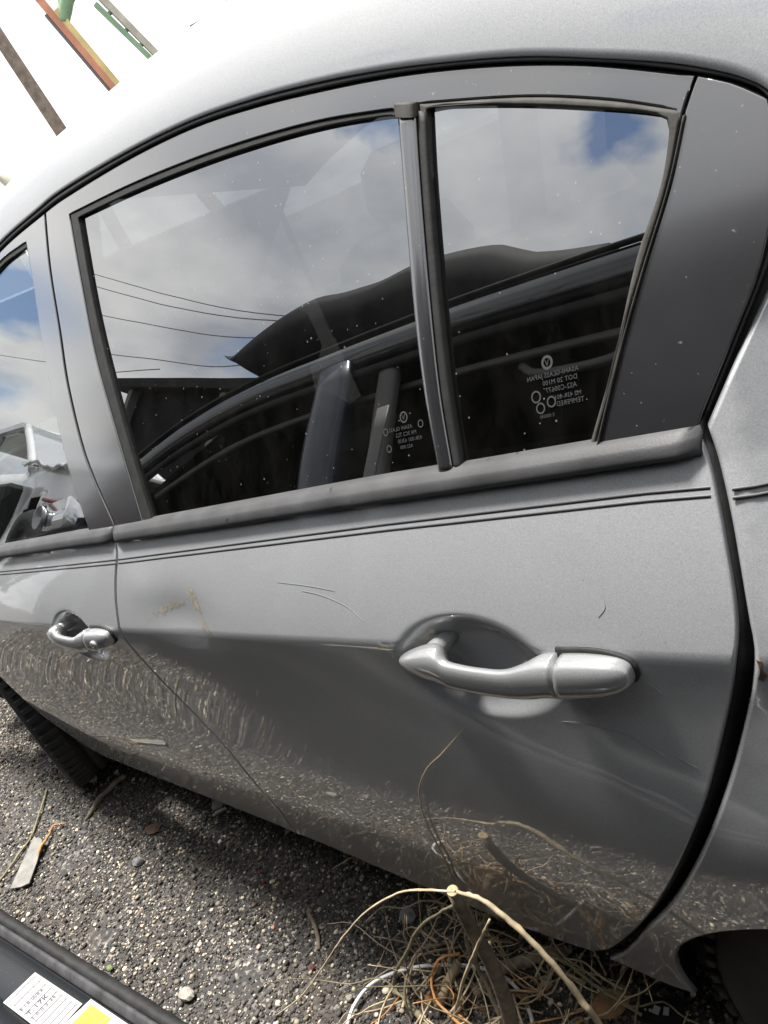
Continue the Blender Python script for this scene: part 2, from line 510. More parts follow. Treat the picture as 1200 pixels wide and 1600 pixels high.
def tube_data(path, radii, nseg=8, caps=True):
    path = [np.array(p, float) for p in path]
    m = len(path)
    if np.isscalar(radii): radii = [radii] * m
    V, F = [], []
    up = None
    for i in range(m):
        d = path[min(i + 1, m - 1)] - path[max(i - 1, 0)]
        d = d / (np.linalg.norm(d) + 1e-12)
        if up is None:
            a = np.array([0, 0, 1.0]) if abs(d[2]) < 0.9 else np.array([1.0, 0, 0])
            up = np.cross(d, a); up /= np.linalg.norm(up)
        up = up - d * up.dot(d); up /= (np.linalg.norm(up) + 1e-12)
        s = np.cross(d, up)
        for k in range(nseg):
            a = 2 * math.pi * k / nseg
            V.append(path[i] + radii[i] * (math.cos(a) * up + math.sin(a) * s))
    for i in range(m - 1):
        for k in range(nseg):
            F.append((i * nseg + k, i * nseg + (k + 1) % nseg, (i + 1) * nseg + (k + 1) % nseg, (i + 1) * nseg + k))
    if caps:
        F.append(tuple(range(nseg))[::-1]); F.append(tuple((m - 1) * nseg + k for k in range(nseg)))
    return V, F


def tube(name, path, radii, mat, parent=None, nseg=8, spline=4):
    if spline:
        n0 = len(path)
        path = catmull(path, spline)
        if not np.isscalar(radii):
            radii = np.interp(np.linspace(0, n0 - 1, len(path)), range(n0), radii)
    V, F = tube_data(path, radii, nseg)
    o = mesh(name, V, F, mat, parent)
    fix_normals(o.data)
    return o


def loft(name, rows, mat, parent=None, closed=False, cap=False, smooth=True):
    """rows: list of equal-length point lists"""
    n = len(rows[0])
    V = [p for r in rows for p in r]
    F = []
    for i in range(len(rows) - 1):
        for k in range(n if closed else n - 1):
            F.append((i * n + k, i * n + (k + 1) % n, (i + 1) * n + (k + 1) % n, (i + 1) * n + k))
    if cap:
        F.append(tuple(range(n))[::-1]); F.append(tuple((len(rows) - 1) * n + k for k in range(n)))
    o = mesh(name, V, F, mat, parent, smooth)
    fix_normals(o.data)
    return o


# ------------------------------------------------------------------ silver sedan: body surfaces  (x to the rear, y into the car, z up)
SL, HC, HB = 0.062, 0.80, 0.93
_d = np.linspace(0, .7, 701)
_s = np.interp(_d, [0, .1, .2, .28, .7], [.02, .02, .0, .0, .0])
_y = np.concatenate([[0], np.cumsum((_s[1:] + _s[:-1]) / 2 * np.diff(_d))])


def plan(x): return 0.014 * np.maximum(0, np.abs(x - 0.35) - 0.3) ** 2


BOWLS = ((0.684, 0.816, 0.100, 0.061), (-0.192, 0.762, 0.092, 0.058))


def Yplain(x, z):
    h = z - SL * x
    e = h - HC
    up = -0.004 + 0.32 * e + 0.80 * e * e
    dn = np.interp(-e, _d, _y) + np.where(z > .43, 0.9 * np.maximum(0, .57 - z) ** 2, .9 * .0196 + .252 * (.43 - z))
    dn = dn - 0.004 * np.clip(1 + e / .12, 0, 1) ** 2
    dd = np.clip(-e, 0, .4)
    dn = dn + np.clip(.13 * (.42 - x), -.05, .07) * .1 * (1 - np.cos(2 * np.pi * dd / .4))
    t = h - HB
    gh = 0.0513 + 0.40 * t + 0.10 * t * t
    soft = 0.0011 * np.clip(1 - np.abs(e) / .0065, 0, 1) ** 2
    return np.where(e > 0, np.where(t > 0, gh, up), dn) + soft + plan(x)


def Ylow(x, z):
    x = np.asarray(x, float); z = np.asarray(z, float)
    y = Yplain(x, z)
    for cx, cz, ax, az in BOWLS:
        r = np.sqrt(((x - cx) / ax) ** 2 + ((z - cz - 0.06 * (x - cx)) / az) ** 2)
        s = np.clip((1 - r) / 0.62, 0, 1)
        y = y + 0.027 * s * s * (3 - 2 * s)
    # dent in the leading part of the rear door, and one in the rear fender
    y = y + 0.006 * np.exp(-(((x - .19) / .07) ** 2 + ((z - .83) / .035) ** 2))
    y = y - 0.002 * np.exp(-(((x - .10) / .05) ** 2 + ((z - .87) / .03) ** 2))
    y = y + 0.010 * np.exp(-(((x - .995) / .03) ** 2 + ((z - .855) / .022) ** 2))
    # flare over the rear wheel arch
    r = np.sqrt((x - 1.06) ** 2 + (z - .26) ** 2)
    y = y - np.where(x > .74, 0.0035 * np.exp(-((r - .42) / .05) ** 2) * np.clip((x - .74) / .12, 0, 1), 0)
    return y


def Yfen(x, z):
    h = np.asarray(z) - SL * np.asarray(x) - HC
    x = np.asarray(x); k = np.clip((x - .945) / .06, 0, 1)
    y = Ylow(x, z) + .30 * np.clip(h, 0, .11) * k + k * .20 * np.clip(-h, 0, .16) * np.clip((.16 + .22 + h) / .22, 0, 1)
    # crumpled metal ahead of the wheel arch
    y = y + k * (.006 * np.exp(-(((x - 1.02) / .035) ** 2 + ((z - .73 - .4 * (x - 1.0)) / .018) ** 2)) - .004 * np.exp(-(((x - 1.00) / .05) ** 2 + ((z - .665 + .3 * (x - 1.0)) / .015) ** 2)))
    return y


def Yg(x, z):
    x = np.asarray(x, float); z = np.asarray(z, float)
    t = z - SL * x - HB
    return 0.052 + 0.42 * t + 0.10 * t * t + plan(x)


def resample(loop, step, corner=38):
    """closed loop -> dense loop, corners kept sharp, the rest splined"""
    P = [np.array(p, float) for p in loop]
    n = len(P)
    is_c = []
    for i in range(n):
        a = P[i] - P[i - 1]; b = P[(i + 1) % n] - P[i]
        ang = abs(math.degrees(math.atan2(a[0] * b[1] - a[1] * b[0], a.dot(b))))
        is_c.append(ang > corner)
    out = []
    for i in range(n):
        p1, p2 = P[i], P[(i + 1) % n]
        p0 = 2 * p1 - p2 if is_c[i] else P[i - 1]
        p3 = 2 * p2 - p1 if is_c[(i + 1) % n] else P[(i + 2) % n]
        L_ = np.linalg.norm(p2 - p1)
        k = max(1, int(round(L_ / step)))
        # centripetal-ish tangents scaled to this span
        m1 = (p2 - p0) / (np.linalg.norm(p2 - p0) + 1e-9) * L_
        m2 = (p3 - p1) / (np.linalg.norm(p3 - p1) + 1e-9) * L_
        for j in range(k):
            t = j / k
            h00 = 2 * t ** 3 - 3 * t * t + 1; h10 = t ** 3 - 2 * t * t + t; h01 = -2 * t ** 3 + 3 * t * t; h11 = t ** 3 - t * t
            out.append(h00 * p1 + h10 * m1 + h01 * p2 + h11 * m2)
    return np.array(out)


def area(L_):
    x, y = L_[:, 0], L_[:, 1]
    return 0.5 * np.sum(x * np.roll(y, -1) - np.roll(x, -1) * y)


def inside(pts, L_):
    x, y = pts[:, 0], pts[:, 1]
    r = np.zeros(len(pts), bool)
    a = L_; b = np.roll(L_, -1, axis=0)
    for (x1, y1), (x2, y2) in zip(a, b):
        c = ((y1 > y) != (y2 > y))
        if c.any():
            xi = (x2 - x1) * (y - y1) / (y2 - y1 + 1e-15) + x1
            r ^= c & (x < xi)
    return r


def surf_normal(Y, x, z, e=8e-4):
    gx = (Y(x + e, z) - Y(x - e, z)) / (2 * e); gz = (Y(x, z + e) - Y(x, z - e)) / (2 * e)
    n = np.stack([gx, -np.ones_like(gx), gz], -1)
    return n / np.linalg.norm(n, axis=-1, keepdims=True)


def panel(name, outline, Y, mat, parent, off=0.0, r=0.0025, depth=0.015, step=0.010, holes=(), bstep=None, corner=38, lines=()):
    """a sheet cut to an outline in (x,z), laid on the surface Y, its edges rolled inwards by depth"""
    bstep = bstep or step
    loops = []
    for k, lp in enumerate([outline, *holes]):
        R_ = resample(lp, bstep, corner)
        if (area(R_) > 0) != (k == 0): R_ = R_[::-1]
        loops.append(R_)
    inner, ringN = [], []
    for R_ in loops:
        t = np.roll(R_, -1, 0) - np.roll(R_, 1, 0)
        t /= np.linalg.norm(t, axis=1, keepdims=True) + 1e-12
        nn = np.stack([-t[:, 1], t[:, 0]], 1)
        ringN.append(nn); inner.append(R_ + nn * r)
    allp = np.concatenate(inner)
    mn, mxx = allp.min(0), allp.max(0)
    gx = np.arange(mn[0], mxx[0], step); gz = np.arange(mn[1], mxx[1], step * .87)
    G = np.array([(x + (j % 2) * step / 2, z) for j, z in enumerate(gz) for x in gx])
    ok = inside(G, inner[0])
    for h in inner[1:]: ok &= ~inside(G, h)
    G = G[ok]
    if len(G):
        dmin = np.full(len(G), 9.0)
        for i in range(0, len(allp), 200):
            dd = np.sqrt(((G[:, None, :] - allp[None, i:i + 200, :]) ** 2).sum(-1)).min(1)
            dmin = np.minimum(dmin, dd)
        G = G[dmin > step * 0.45]
    for ln in lines:
        Q = np.array(ln); q_ok = inside(Q, inner[0])
        for h in inner[1:]: q_ok &= ~inside(Q, h)
        Q = Q[q_ok]
        if not len(Q): continue
        q_d = np.concatenate([np.sqrt(((Q[i:i + 200, None, :] - allp[None]) ** 2).sum(-1)).min(1) for i in range(0, len(Q), 200)])
        Q = Q[q_d > .0015]
        if len(G):
            g_d = np.concatenate([np.sqrt(((G[i:i + 200, None, :] - Q[None]) ** 2).sum(-1)).min(1) for i in range(0, len(G), 200)])
            G = np.concatenate([G[g_d > .0022], Q])
        else: G = Q
    pts = [Vector(p) for p in allp] + [Vector(p) for p in G]
    edges = []; k = 0
    for h in inner:
        m = len(h); edges += [(k + i, k + (i + 1) % m) for i in range(m)]; k += m
    ov, oe, of, orig, _, _ = delaunay_2d_cdt(pts, edges, [], 0, 1e-7)
    P2 = np.array([tuple(v) for v in ov])
    T = np.array([f for f in of if len(f) == 3])
    cen = P2[T].mean(1)
    ok = inside(cen, inner[0])
    for h in inner[1:]: ok &= ~inside(cen, h)
    T = T[ok]
    back = {}
    for i, src in enumerate(orig):
        for s_ in src: back.setdefault(s_, i)
    yy = Y(P2[:, 0], P2[:, 1]) + off
    V = np.stack([P2[:, 0], yy, P2[:, 1]], 1)
    Nn = surf_normal(Y, P2[:, 0], P2[:, 1])
    a = V[T]
    cr = np.cross(a[:, 1] - a[:, 0], a[:, 2] - a[:, 0])
    flip = cr[:, 1] > 0
    T[flip] = T[flip][:, ::-1]
    V = V.tolist(); Nn = Nn.tolist()
    F = [tuple(t) for t in T]
    k = 0
    for R_, nn in zip(loops, ringN):
        m = len(R_)
        base = [back[k + i] for i in range(m)]; k += m
        yo = Y(R_[:, 0], R_[:, 1]) + off
        sn = surf_normal(Y, R_[:, 0], R_[:, 1])
        out3 = np.stack([-nn[:, 0], np.zeros(m), -nn[:, 1]], 1)
        rings = []
        for inset, dy, wn in ((0.29, 0.29, .70), (0.0, 1.0, 1.0), (0.0, None, 1.0)):
            dz = depth if dy is None else dy * r
            p = R_ + nn * (inset * r)
            idx = len(V)
            for i in range(m):
                V.append((p[i, 0], yo[i] + dz, p[i, 1]))
                q = sn[i] * (1 - wn) + out3[i] * wn
                Nn.append((q / np.linalg.norm(q)).tolist())
            rings.append(list(range(idx, idx + m)))
        prev = base
        for rg in rings:
            for i in range(m):
                j = (i + 1) % m
                F.append((prev[i], rg[i], rg[j], prev[j]))
            prev = rg
    me = bpy.data.meshes.new(name)
    me.from_pydata(V, [], F)
    me.polygons.foreach_set('use_smooth', [True] * len(me.polygons))
    me.update()
    # orient: front faces must look outwards
    import bmesh
    bm = bmesh.new(); bm.from_mesh(me)
    bm.verts.ensure_lookup_table()
    for f in bm.faces:
        s = Vector((0, 0, 0))
        for v in f.verts: s += Vector(Nn[v.index])
        f.normal_update()
        if f.normal.dot(s) < 0: f.normal_flip()
    bm.to_mesh(me); bm.free()
    me.normals_split_custom_set_from_vertices([tuple(q) for q in Nn])
    return link(name, me, mat, parent, smooth=False)


def polyline(pts):
    P = np.array(catmull(pts, 8))
    return P


def zline(pts):
    P = polyline(pts)
    return lambda x: np.interp(x, P[:, 0], P[:, 1])


# traced seams (x,z), metres
B_LOW = [(0.035, 0.940), (0.036, 0.913), (0.023, 0.885), (0.008, 0.846), (-0.001, 0.809), (-0.010, 0.770), (-0.002, 0.675), (0.030, 0.605), (0.066, 0.544), (0.078, 0.467), (0.058, 0.387), (0.011, 0.296), (-0.004, 0.262)]
ROCK = [(-0.905, 0.240), (-0.757, 0.247), (-0.325, 0.268), (-0.025, 0.270), (0.159, 0.254), (0.345, 0.236), (0.455, 0.228), (0.60, 0.245)]
rock = zline(ROCK)
C_IN = [(0.915, 1.010), (0.921, 1.003), (0.926, 0.984), (0.930, 0.960), (0.933, 0.931), (0.935, 0.901), (0.934, 0.877), (0.928, 0.851), (0.916, 0.813), (0.898, 0.764), (0.875, 0.705), (0.848, 0.647), (0.814, 0.579), (0.760, 0.481), (0.694, 0.373), (0.638, 0.290), (0.600, 0.250)]
C_OUT = [(0.926, 1.011), (0.932, 0.984), (0.937, 0.952), (0.940, 0.918), (0.942, 0.887), (0.943, 0.868), (0.939, 0.846), (0.924, 0.801), (0.903, 0.744), (0.879, 0.687), (0.850, 0.626), (0.802, 0.537), (0.746, 0.446), (0.668, 0.313), (0.622, 0.250)]
GUT_UP = [(-0.62, 1.318), (-0.44, 1.362), (-0.236, 1.393), (-0.066, 1.401), (0.03, 1.403), (0.223, 1.393), (0.374, 1.379), (0.494, 1.36), (0.592, 1.34), (0.674, 1.32), (0.744, 1.3), (0.816, 1.277), (0.881, 1.251), (0.925, 1.232), (0.952, 1.218), (0.971, 1.206), (0.985, 1.193), (1.02, 1.150)]
GUT_LO = [(-0.62, 1.303), (-0.44, 1.348), (-0.241, 1.381), (-0.044, 1.390), (0.048, 1.390), (0.221, 1.383), (0.372, 1.37), (0.492, 1.351), (0.59, 1.331), (0.673, 1.312), (0.743, 1.293), (0.815, 1.27), (0.88, 1.245), (0.924, 1.225), (0.952, 1.211), (0.97, 1.200), (0.981, 1.189), (1.006, 1.150)]
B_UP = [(-0.045, 1.388), (-0.049, 1.314), (-0.042, 1.225), (-0.040, 1.155), (-0.021, 1.063), (0.003, 1.012), (0.040, 0.953), (0.042, 0.940)]
MAIN_OUT = [(0.037, 1.366), (0.213, 1.354), (0.365, 1.339), (0.486, 1.323), (0.586, 1.306), (0.669, 1.287), (0.687, 1.282), (0.685, 1.239), (0.681, 1.129), (0.682, 1.057), (0.686, 0.985), (0.518, 0.975), (0.128, 0.948), (0.091, 1.081), (0.064, 1.175), (0.050, 1.269)]
MAIN_GL = [(0.062, 1.355), (0.211, 1.345), (0.363, 1.331), (0.485, 1.316), (0.585, 1.300), (0.668, 1.282), (0.683, 1.277), (0.682, 1.239), (0.679, 1.129), (0.680, 1.057), (0.683, 0.985), (0.517, 0.975), (0.152, 0.950), (0.113, 1.087), (0.080, 1.222)]
Q_OUT = [(0.709, 1.279), (0.812, 1.2485), (0.878, 1.2235), (0.929, 1.200), (0.915, 1.160), (0.892, 1.115), (0.870, 1.069), (0.846, 1.013), (0.838, 0.995), (0.702, 0.988), (0.701, 1.084), (0.702, 1.164), (0.706, 1.231)]
Q_GL = [(0.718, 1.271), (0.739, 1.266), (0.811, 1.242), (0.877, 1.217), (0.910, 1.203), (0.917, 1.198), (0.918, 1.191), (0.909, 1.161), (0.888, 1.123), (0.861, 1.057), (0.836, 1.005), (0.832, 0.994), (0.709, 0.988), (0.708, 1.084), (0.709, 1.164), (0.713, 1.221)]
F_OUT = [(-0.80, 1.225), (-0.60, 1.300), (-0.44, 1.335), (-0.249, 1.366), (-0.127, 1.369), (-0.120, 1.321), (-0.113, 1.219), (-0.102, 1.116), (-0.081, 1.020), (-0.050, 0.945), (-0.045, 0.932), (-0.26, 0.918), (-0.47, 0.900), (-0.80, 0.880), (-0.96, 0.872)]
F_GL = [(-0.79, 1.218), (-0.60, 1.289), (-0.44, 1.325), (-0.249, 1.358), (-0.1315, 1.361), (-0.124, 1.319), (-0.117, 1.219), (-0.106, 1.116), (-0.085, 1.020), (-0.053, 0.945), (-0.048, 0.932), (-0.26, 0.918), (-0.47, 0.900), (-0.78, 0.882), (-0.93, 0.874)]
TRIM_R = [(0.981, 1.189), (0.984, 1.150), (0.974, 1.113), (0.965, 1.091), (0.950, 1.064), (0.936, 1.039), (0.924, 1.018), (0.916, 1.000)]

sedan = empty("silver_sedan", (0.0, 0.9, 0.0), "weathered silver grey four-door sedan with black window frames, dented rear door in the foreground", "car")


def gap_shift(pts, dx): return [(x + dx, z) for x, z in pts]


# --- door skins
def mold_mid(x): return 0.935 + SL * x


CREASE = [[(x, HC + SL * x + dz) for x in np.arange(-1.0, 1.9, .004)] for dz in (-.0065, -.0042, -.0021, 0, .0021, .0042, .0065)]
for bcx, bcz, bax, baz in BOWLS:
    for q in np.arange(.03, 1.16, .04):
        nn_ = max(6, int(2 * math.pi * q * (bax + baz) / 2 / .0032))
        CREASE.append([(bcx + bax * q * math.cos(a), bcz + baz * q * math.sin(a) + .06 * bax * q * math.cos(a)) for a in np.linspace(0, 2 * math.pi, nn_, endpoint=False)])
rear_outline = ([(x, mold_mid(x)) for x in np.linspace(0.040, 0.90, 12)] + C_IN +
                [(x, rock(x)) for x in np.linspace(0.55, 0.05, 9)] + gap_shift(B_LOW, 0.0016)[::-1])
rear_door = panel("rear_door", rear_outline, Ylow, M_PAINT, sedan, step=0.0085, r=0.0028, depth=0.0045, corner=30, lines=CREASE)
front_outline = ([(x, mold_mid(x)) for x in np.linspace(-0.93, 0.026, 12)] + gap_shift(B_LOW, -0.0016) +
                 [(x, rock(x)) for x in np.linspace(-0.05, -0.80, 9)] + [(-0.86, 0.27), (-0.90, 0.36), (-0.94, 0.47), (-0.985, 0.56), (-0.99, 0.70), (-0.97, 0.80)])
front_door = panel("front_door", front_outline, Ylow, M_PAINT, sedan, step=0.011, r=0.0028, depth=0.018, corner=30, lines=CREASE)

cs = []
for k in range(40):
    u = k / 39
    def along(P):
        P = np.array(P); d_ = np.concatenate([[0], np.cumsum(np.linalg.norm(np.diff(P, axis=0), axis=1))])
        return np.interp(u * d_[-1], d_, P[:, 0]), np.interp(u * d_[-1], d_, P[:, 1])
    a, b = along(C_IN[1:]), along(C_OUT)
    row = []
    for t, o in ((-.25, .0042), (.15, .0042), (.45, .010), (.75, .012), (1.1, .018), (1.1, .03), (-.25, .03)):
        px, pz = a[0] * (1 - t) + b[0] * t, a[1] * (1 - t) + b[1] * t
        row.append((px, float(Ylow(px, pz)) + o, pz))
    cs.append(row)
loft("edge_seal", cs, M_RUBBER, rear_door, closed=True, cap=True)

# --- rear fender with the wheel arch cut out
ac = (1.06, 0.26)
arch_r = [(ac[0] + .326 * math.cos(a), ac[1] + .326 * math.sin(a)) for a in np.radians(np.linspace(183, -5, 26))]
fender_outline = (C_OUT[::-1] + [(0.936, 1.028), (0.949, 1.050), (0.972, 1.089), (0.995, 1.128), (1.006, 1.150), (1.03, 1.165), (1.12, 1.13), (1.3, 1.10), (1.75, 1.07), (1.86, 0.95), (1.88, 0.6), (1.86, 0.36), (1.60, 0.24)] + arch_r[::-1] + [(0.70, 0.236)])
rear_fender = panel("rear_fender", fender_outline, Yfen, M_PAINT, sedan, step=0.012, bstep=0.010, r=0.0045, depth=0.007, off=-0.0015, corner=42, lines=CREASE)
fender_trim = panel("pillar_channel", [(0.915, 1.000), (0.924, 1.016), (0.936, 1.037), (0.950, 1.062), (0.965, 1.089), (0.976, 1.111), (0.990, 1.150), (1.012, 1.150), (1.0, 1.122), (0.978, 1.085), (0.955, 1.046), (0.942, 1.024), (0.934, 1.000), (0.925, 0.99)], Yg, M_RUBBER, sedan, off=0.012, r=0.003, depth=0.02, step=0.008)
front_fender_outline = [(-1.0, 0.56), (-0.955, 0.555)] 
fa = (-1.28, 0.30)
farch = [(fa[0] + .40 * math.cos(a), fa[1] + .40 * math.sin(a)) for a in np.radians(np.linspace(40, 178, 18))]
front_fender = panel("front_fender", [(-0.996, 0.80), (-0.996, 0.70), (-0.99, 0.575)] + farch + [(-1.80, 0.33), (-1.95, 0.45), (-1.92, 0.62), (-1.70, 0.76), (-1.35, 0.84), (-1.02, 0.862)], Ylow, M_PAINT, sedan, step=0.02, r=0.003, depth=0.02)


# --- belt mouldings
def molding(name, x0, x1, parent, zb0, zt0):
    rows = []
    xs = np.linspace(x0, x1, 60)
    K = 12
    for i, x in enumerate(xs):
        zb = zb0(x); zt = zt0(x)
        sc = 1.0
        e = min(x - x0, x1 - x)
        if e < 0.008: sc = math.sqrt(max(0.0, 1 - ((0.008 - e) / 0.008) ** 2)) * 0.6 + 0.4
        row = []
        for k in range(K + 1):
            t = k / K
            z = zb + (zt - zb) * t
            yb = min(float(Ylow(x, zb)), 9) * (1 - t) + float(Yg(x, zt)) * t
            pro = 0.0105 * (max(0, 1 - abs(2 * t - 1) ** 2.6)) ** 0.6 * sc
            ridge = -0.002 * math.exp(-((t - .86) / .05) ** 2)
            row.append((x, yb - pro - ridge * 1.0 - 0.001, z))
        row += [(x, float(Yg(x, zt)) + 0.02, zt), (x, float(Ylow(x, zb)) + 0.02, zb)]
        rows.append(row)
    return loft(name, rows, M_MOLD, parent, closed=True, cap=True)


molding("belt_molding", 0.040, 0.9215, rear_door, lambda x: 0.9275 + SL * x + 0.0022 * np.clip(x, 0, .5) * 2 + .010 * max(0, x - .3), lambda x: 0.9490 + SL * x + 0.010 * np.clip(x, 0, .6))
molding("belt_molding", -0.96, 0.0345, front_door, lambda x: 0.9275 + SL * x + .012 * min(0, x + .1) , lambda x: 0.9490 + SL * x + .012 * min(0, x + .1))

# --- window frames, glass, seals (rear)
gl_lo = zline(GUT_LO)
xs_top = np.linspace(-0.040, 0.96, 24)
frame_outline = [(x, float(gl_lo(x)) - .001) for x in xs_top[:-2]] + TRIM_R[0:0] + [(0.939, float(gl_lo(0.939)) - .001), (0.929, 1.199), (0.915, 1.160), (0.892, 1.115), (0.870, 1.069), (0.846, 1.013), (0.838, 0.990), (0.702, 0.975), (0.52, 0.965), (0.128, 0.940), (0.0455, 0.940)] + gap_shift(B_UP, 0.003)[::-1][1:]
panel("window_frame", frame_outline, Yg, M_TRIM, rear_door, holes=[MAIN_OUT, [(0.7100, 1.2785), (0.812, 1.2480), (0.878, 1.2230), (0.924, 1.2015), (0.912, 1.162), (0.889, 1.117), (0.867, 1.071), (0.843, 1.015), (0.836, 0.995), (0.704, 0.986), (0.703, 1.084), (0.704, 1.164), (0.7075, 1.231)]], step=0.013, bstep=0.010, r=0.002, depth=0.014)
panel("pillar_trim", [(0.9405, float(gl_lo(0.9405)) - .001), (0.960, float(gl_lo(0.960)) - .001), (0.976, float(gl_lo(0.976)) - .002)] + TRIM_R + [(0.842, 0.995), (0.8475, 1.013), (0.8715, 1.069), (0.8935, 1.115), (0.9165, 1.160), (0.9305, 1.199)], Yg, M_TRIM, rear_door, off=-0.0015, r=0.0016, depth=0.012, step=0.012)
panel("window_seal", MAIN_OUT, Yg, M_RUBBER, rear_door, holes=[MAIN_GL], off=0.0015, r=0.0022, depth=0.012, step=0.02, bstep=0.008)
panel("quarter_seal", Q_OUT, Yg, M_SEALGREY, rear_door, holes=[Q_GL], off=-0.0005, r=0.0030, depth=0.012, step=0.02, bstep=0.006)
panel("window_pane", [(x * 1.0, z) for x, z in MAIN_OUT], Yg, M_GLASS_DARK, rear_door, off=0.0075, r=0.0008, depth=0.004, step=0.03)
panel("quarter_pane", Q_OUT, Yg, M_GLASS_DARK, rear_door, off=0.0055, r=0.0008, depth=0.004, step=0.03)


def strip(name, left, right, parent, mat, off=0.0, depth=0.012, bow=0.003, K=6):
    Lp = np.array(catmull(left, 6)); Rp = np.array(catmull(right, 6))
    n = 40
    def rs(P):
        d = np.concatenate([[0], np.cumsum(np.linalg.norm(np.diff(P, axis=0), axis=1))])
        u = np.linspace(0, d[-1], n)
        return np.stack([np.interp(u, d, P[:, 0]), np.interp(u, d, P[:, 1])], 1)
    Lp, Rp = rs(Lp), rs(Rp)
    rows = []
    for a, b in zip(Lp, Rp):
        row = []
        for k in range(K + 1):
            t = k / K
            p = a * (1 - t) + b * t
            row.append((p[0], float(Yg(p[0], p[1])) + off - bow * (1 - abs(2 * t - 1) ** 3), p[1]))
        row += [(b[0], float(Yg(*b)) + off + depth, b[1]), (a[0], float(Yg(*a)) + off + depth, a[1])]
        rows.append(row)
    return loft(name, rows, mat, parent, closed=True, cap=True)


strip("division_bar", [(0.6875, 1.277), (0.6865, 1.239), (0.682, 1.129), (0.6825, 1.057), (0.687, 0.994)], [(0.7065, 1.277), (0.7030, 1.214), (0.6995, 1.126), (0.6985, 1.057), (0.702, 0.994)], rear_door, M_TRIM, off=-0.0045, bow=0.0015)
strip("division_seal", [(0.707, 1.275), (0.7035, 1.214), (0.700, 1.126), (0.699, 1.057), (0.7025, 0.994)], [(0.7165, 1.270), (0.713, 1.221), (0.7092, 1.126), (0.7085, 1.057), (0.711, 0.994)], rear_door, M_RUBBER, off=-0.0010, bow=0.002)
strip("bright_lip", [(0.6855, 1.275), (0.6850, 1.239), (0.6800, 1.129), (0.6805, 1.057), (0.685, 0.994)], [(0.6872, 1.275), (0.6862, 1.239), (0.6817, 1.129), (0.6822, 1.057), (0.6867, 0.994)], rear_door, M_CHROME, off=-0.0015, bow=0.001)
strip("bar_cap", [(0.6862, 1.2875), (0.6870, 1.2775)], [(0.7085, 1.2805), (0.7075, 1.2705)], rear_door, M_SEALGREY, off=-0.0075, bow=0.002)
strip("bright_lip", [(0.9295, 1.197), (0.9155, 1.160), (0.8925, 1.115), (0.8705, 1.069), (0.8465, 1.013), (0.842, 1.001)], [(0.9310, 1.197), (0.9170, 1.160), (0.8940, 1.115), (0.8720, 1.069), (0.8480, 1.013), (0.8435, 1.001)], rear_door, M_SEALGREY, off=-0.003, bow=0.0012)

# --- front door frame and glass
ff_outline = [(-0.62, float(gl_lo(-0.62)) - .001)] + [(x, float(gl_lo(x)) - .001) for x in np.linspace(-0.55, -0.055, 14)] + gap_shift(B_UP, -0.003) + [(-0.26, 0.910), (-0.47, 0.893), (-0.99, 0.860), (-0.86, 1.19)]
panel("window_frame", ff_outline, Yg, M_TRIM, front_door, holes=[F_OUT], step=0.016, bstep=0.012, r=0.002, depth=0.014)
panel("window_seal", F_OUT, Yg, M_RUBBER, front_door, holes=[F_GL], off=0.002, r=0.0015, depth=0.012, step=0.03, bstep=0.012)
panel("window_pane", F_OUT, Yg, M_GLASS_CLEAR, front_door, off=0.0075, r=0.0008, depth=0.004, step=0.03)


# --- gutter moulding and roof
def zroof(x): return 1.533 - 0.10 * max(0, x - .1) ** 2 - 0.13 * max(0, -.1 - x) ** 2


PROF = np.array([(0, 0), (.006, .012), (.016, .028), (.032, .048), (.055, .068), (.085, .085), (.125, .100), (.18, .112), (.26, .122), (.38, .131), (.50, .137), (.62, .140)])
PROF = np.array(catmull(PROF, 3))
GU = np.array(catmull(GUT_UP, 5)); GL_ = np.array(catmull(GUT_LO, 5))
rows = []
for (x, z) in GU:
    zg = z - 0.002; yg = float(Yg(x, z)) - 0.006
    k = (zroof(x) - zg) / .140
    ky = (0.86 - yg) / .62
    row = [(x, yg + .014, zg - .004), (x, yg + 0.001, zg - 0.001)]
    row += [(x, yg + dy * ky, zg + dz * k) for dy, dz in PROF]
    row += [(p[0], 2 * 0.86 - p[1], p[2]) for p in row[::-1][1:]]
    rows.append(row)
for j, (dx, kk) in enumerate(((0.06, .985), (0.14, .965), (0.26, .92))):
    last = rows[-1 - j]
    base = rows[len(GU) - 1]
    rows.append([(q[0] + dx, q[1] + (0.86 - q[1]) * dx * .25, q[2] - dx * .30 * (0.4 + 0.6 * abs((q[1] - .86) / .86))) for q in base])
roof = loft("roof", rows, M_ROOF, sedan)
rows = []
for i in range(len(GU)):
    a, b = GL_[i], GU[i]
    row = []
    for t, o in ((0, .004), (.06, -.001), (.30, -.0035), (.55, -.002), (.64, .004), (.72, .004), (.80, -.001), (.9, -.003), (1, .004)):
        p = a * (1 - t) + b * t
        row.append((p[0], float(Yg(*p)) + o, p[1]))
    row += [(b[0], float(Yg(*b)) + .02, b[1]), (a[0], float(Yg(*a)) + .02, a[1])]
    rows.append(row)
loft("roof_molding", rows, M_RUBBER, sedan, closed=True, cap=True)


# --- dark body structure behind the seams, floor, arch liners
def backing(name, xs, zs, Y, off, mat, cut=None):
    V, F = [], []
    for z in zs:
        for x in xs: V.append((x, float(Y(x, z)) + off, z))
    n = len(xs)
    for j in range(len(zs) - 1):
        for i in range(n - 1):
            c = ((xs[i] + xs[i + 1]) / 2, (zs[j] + zs[j + 1]) / 2)
            if cut and cut(*c): continue
            F.append((j * n + i, j * n + i + 1, (j + 1) * n + i + 1, (j + 1) * n + i))
    return mesh(name, V, F, mat, sedan)


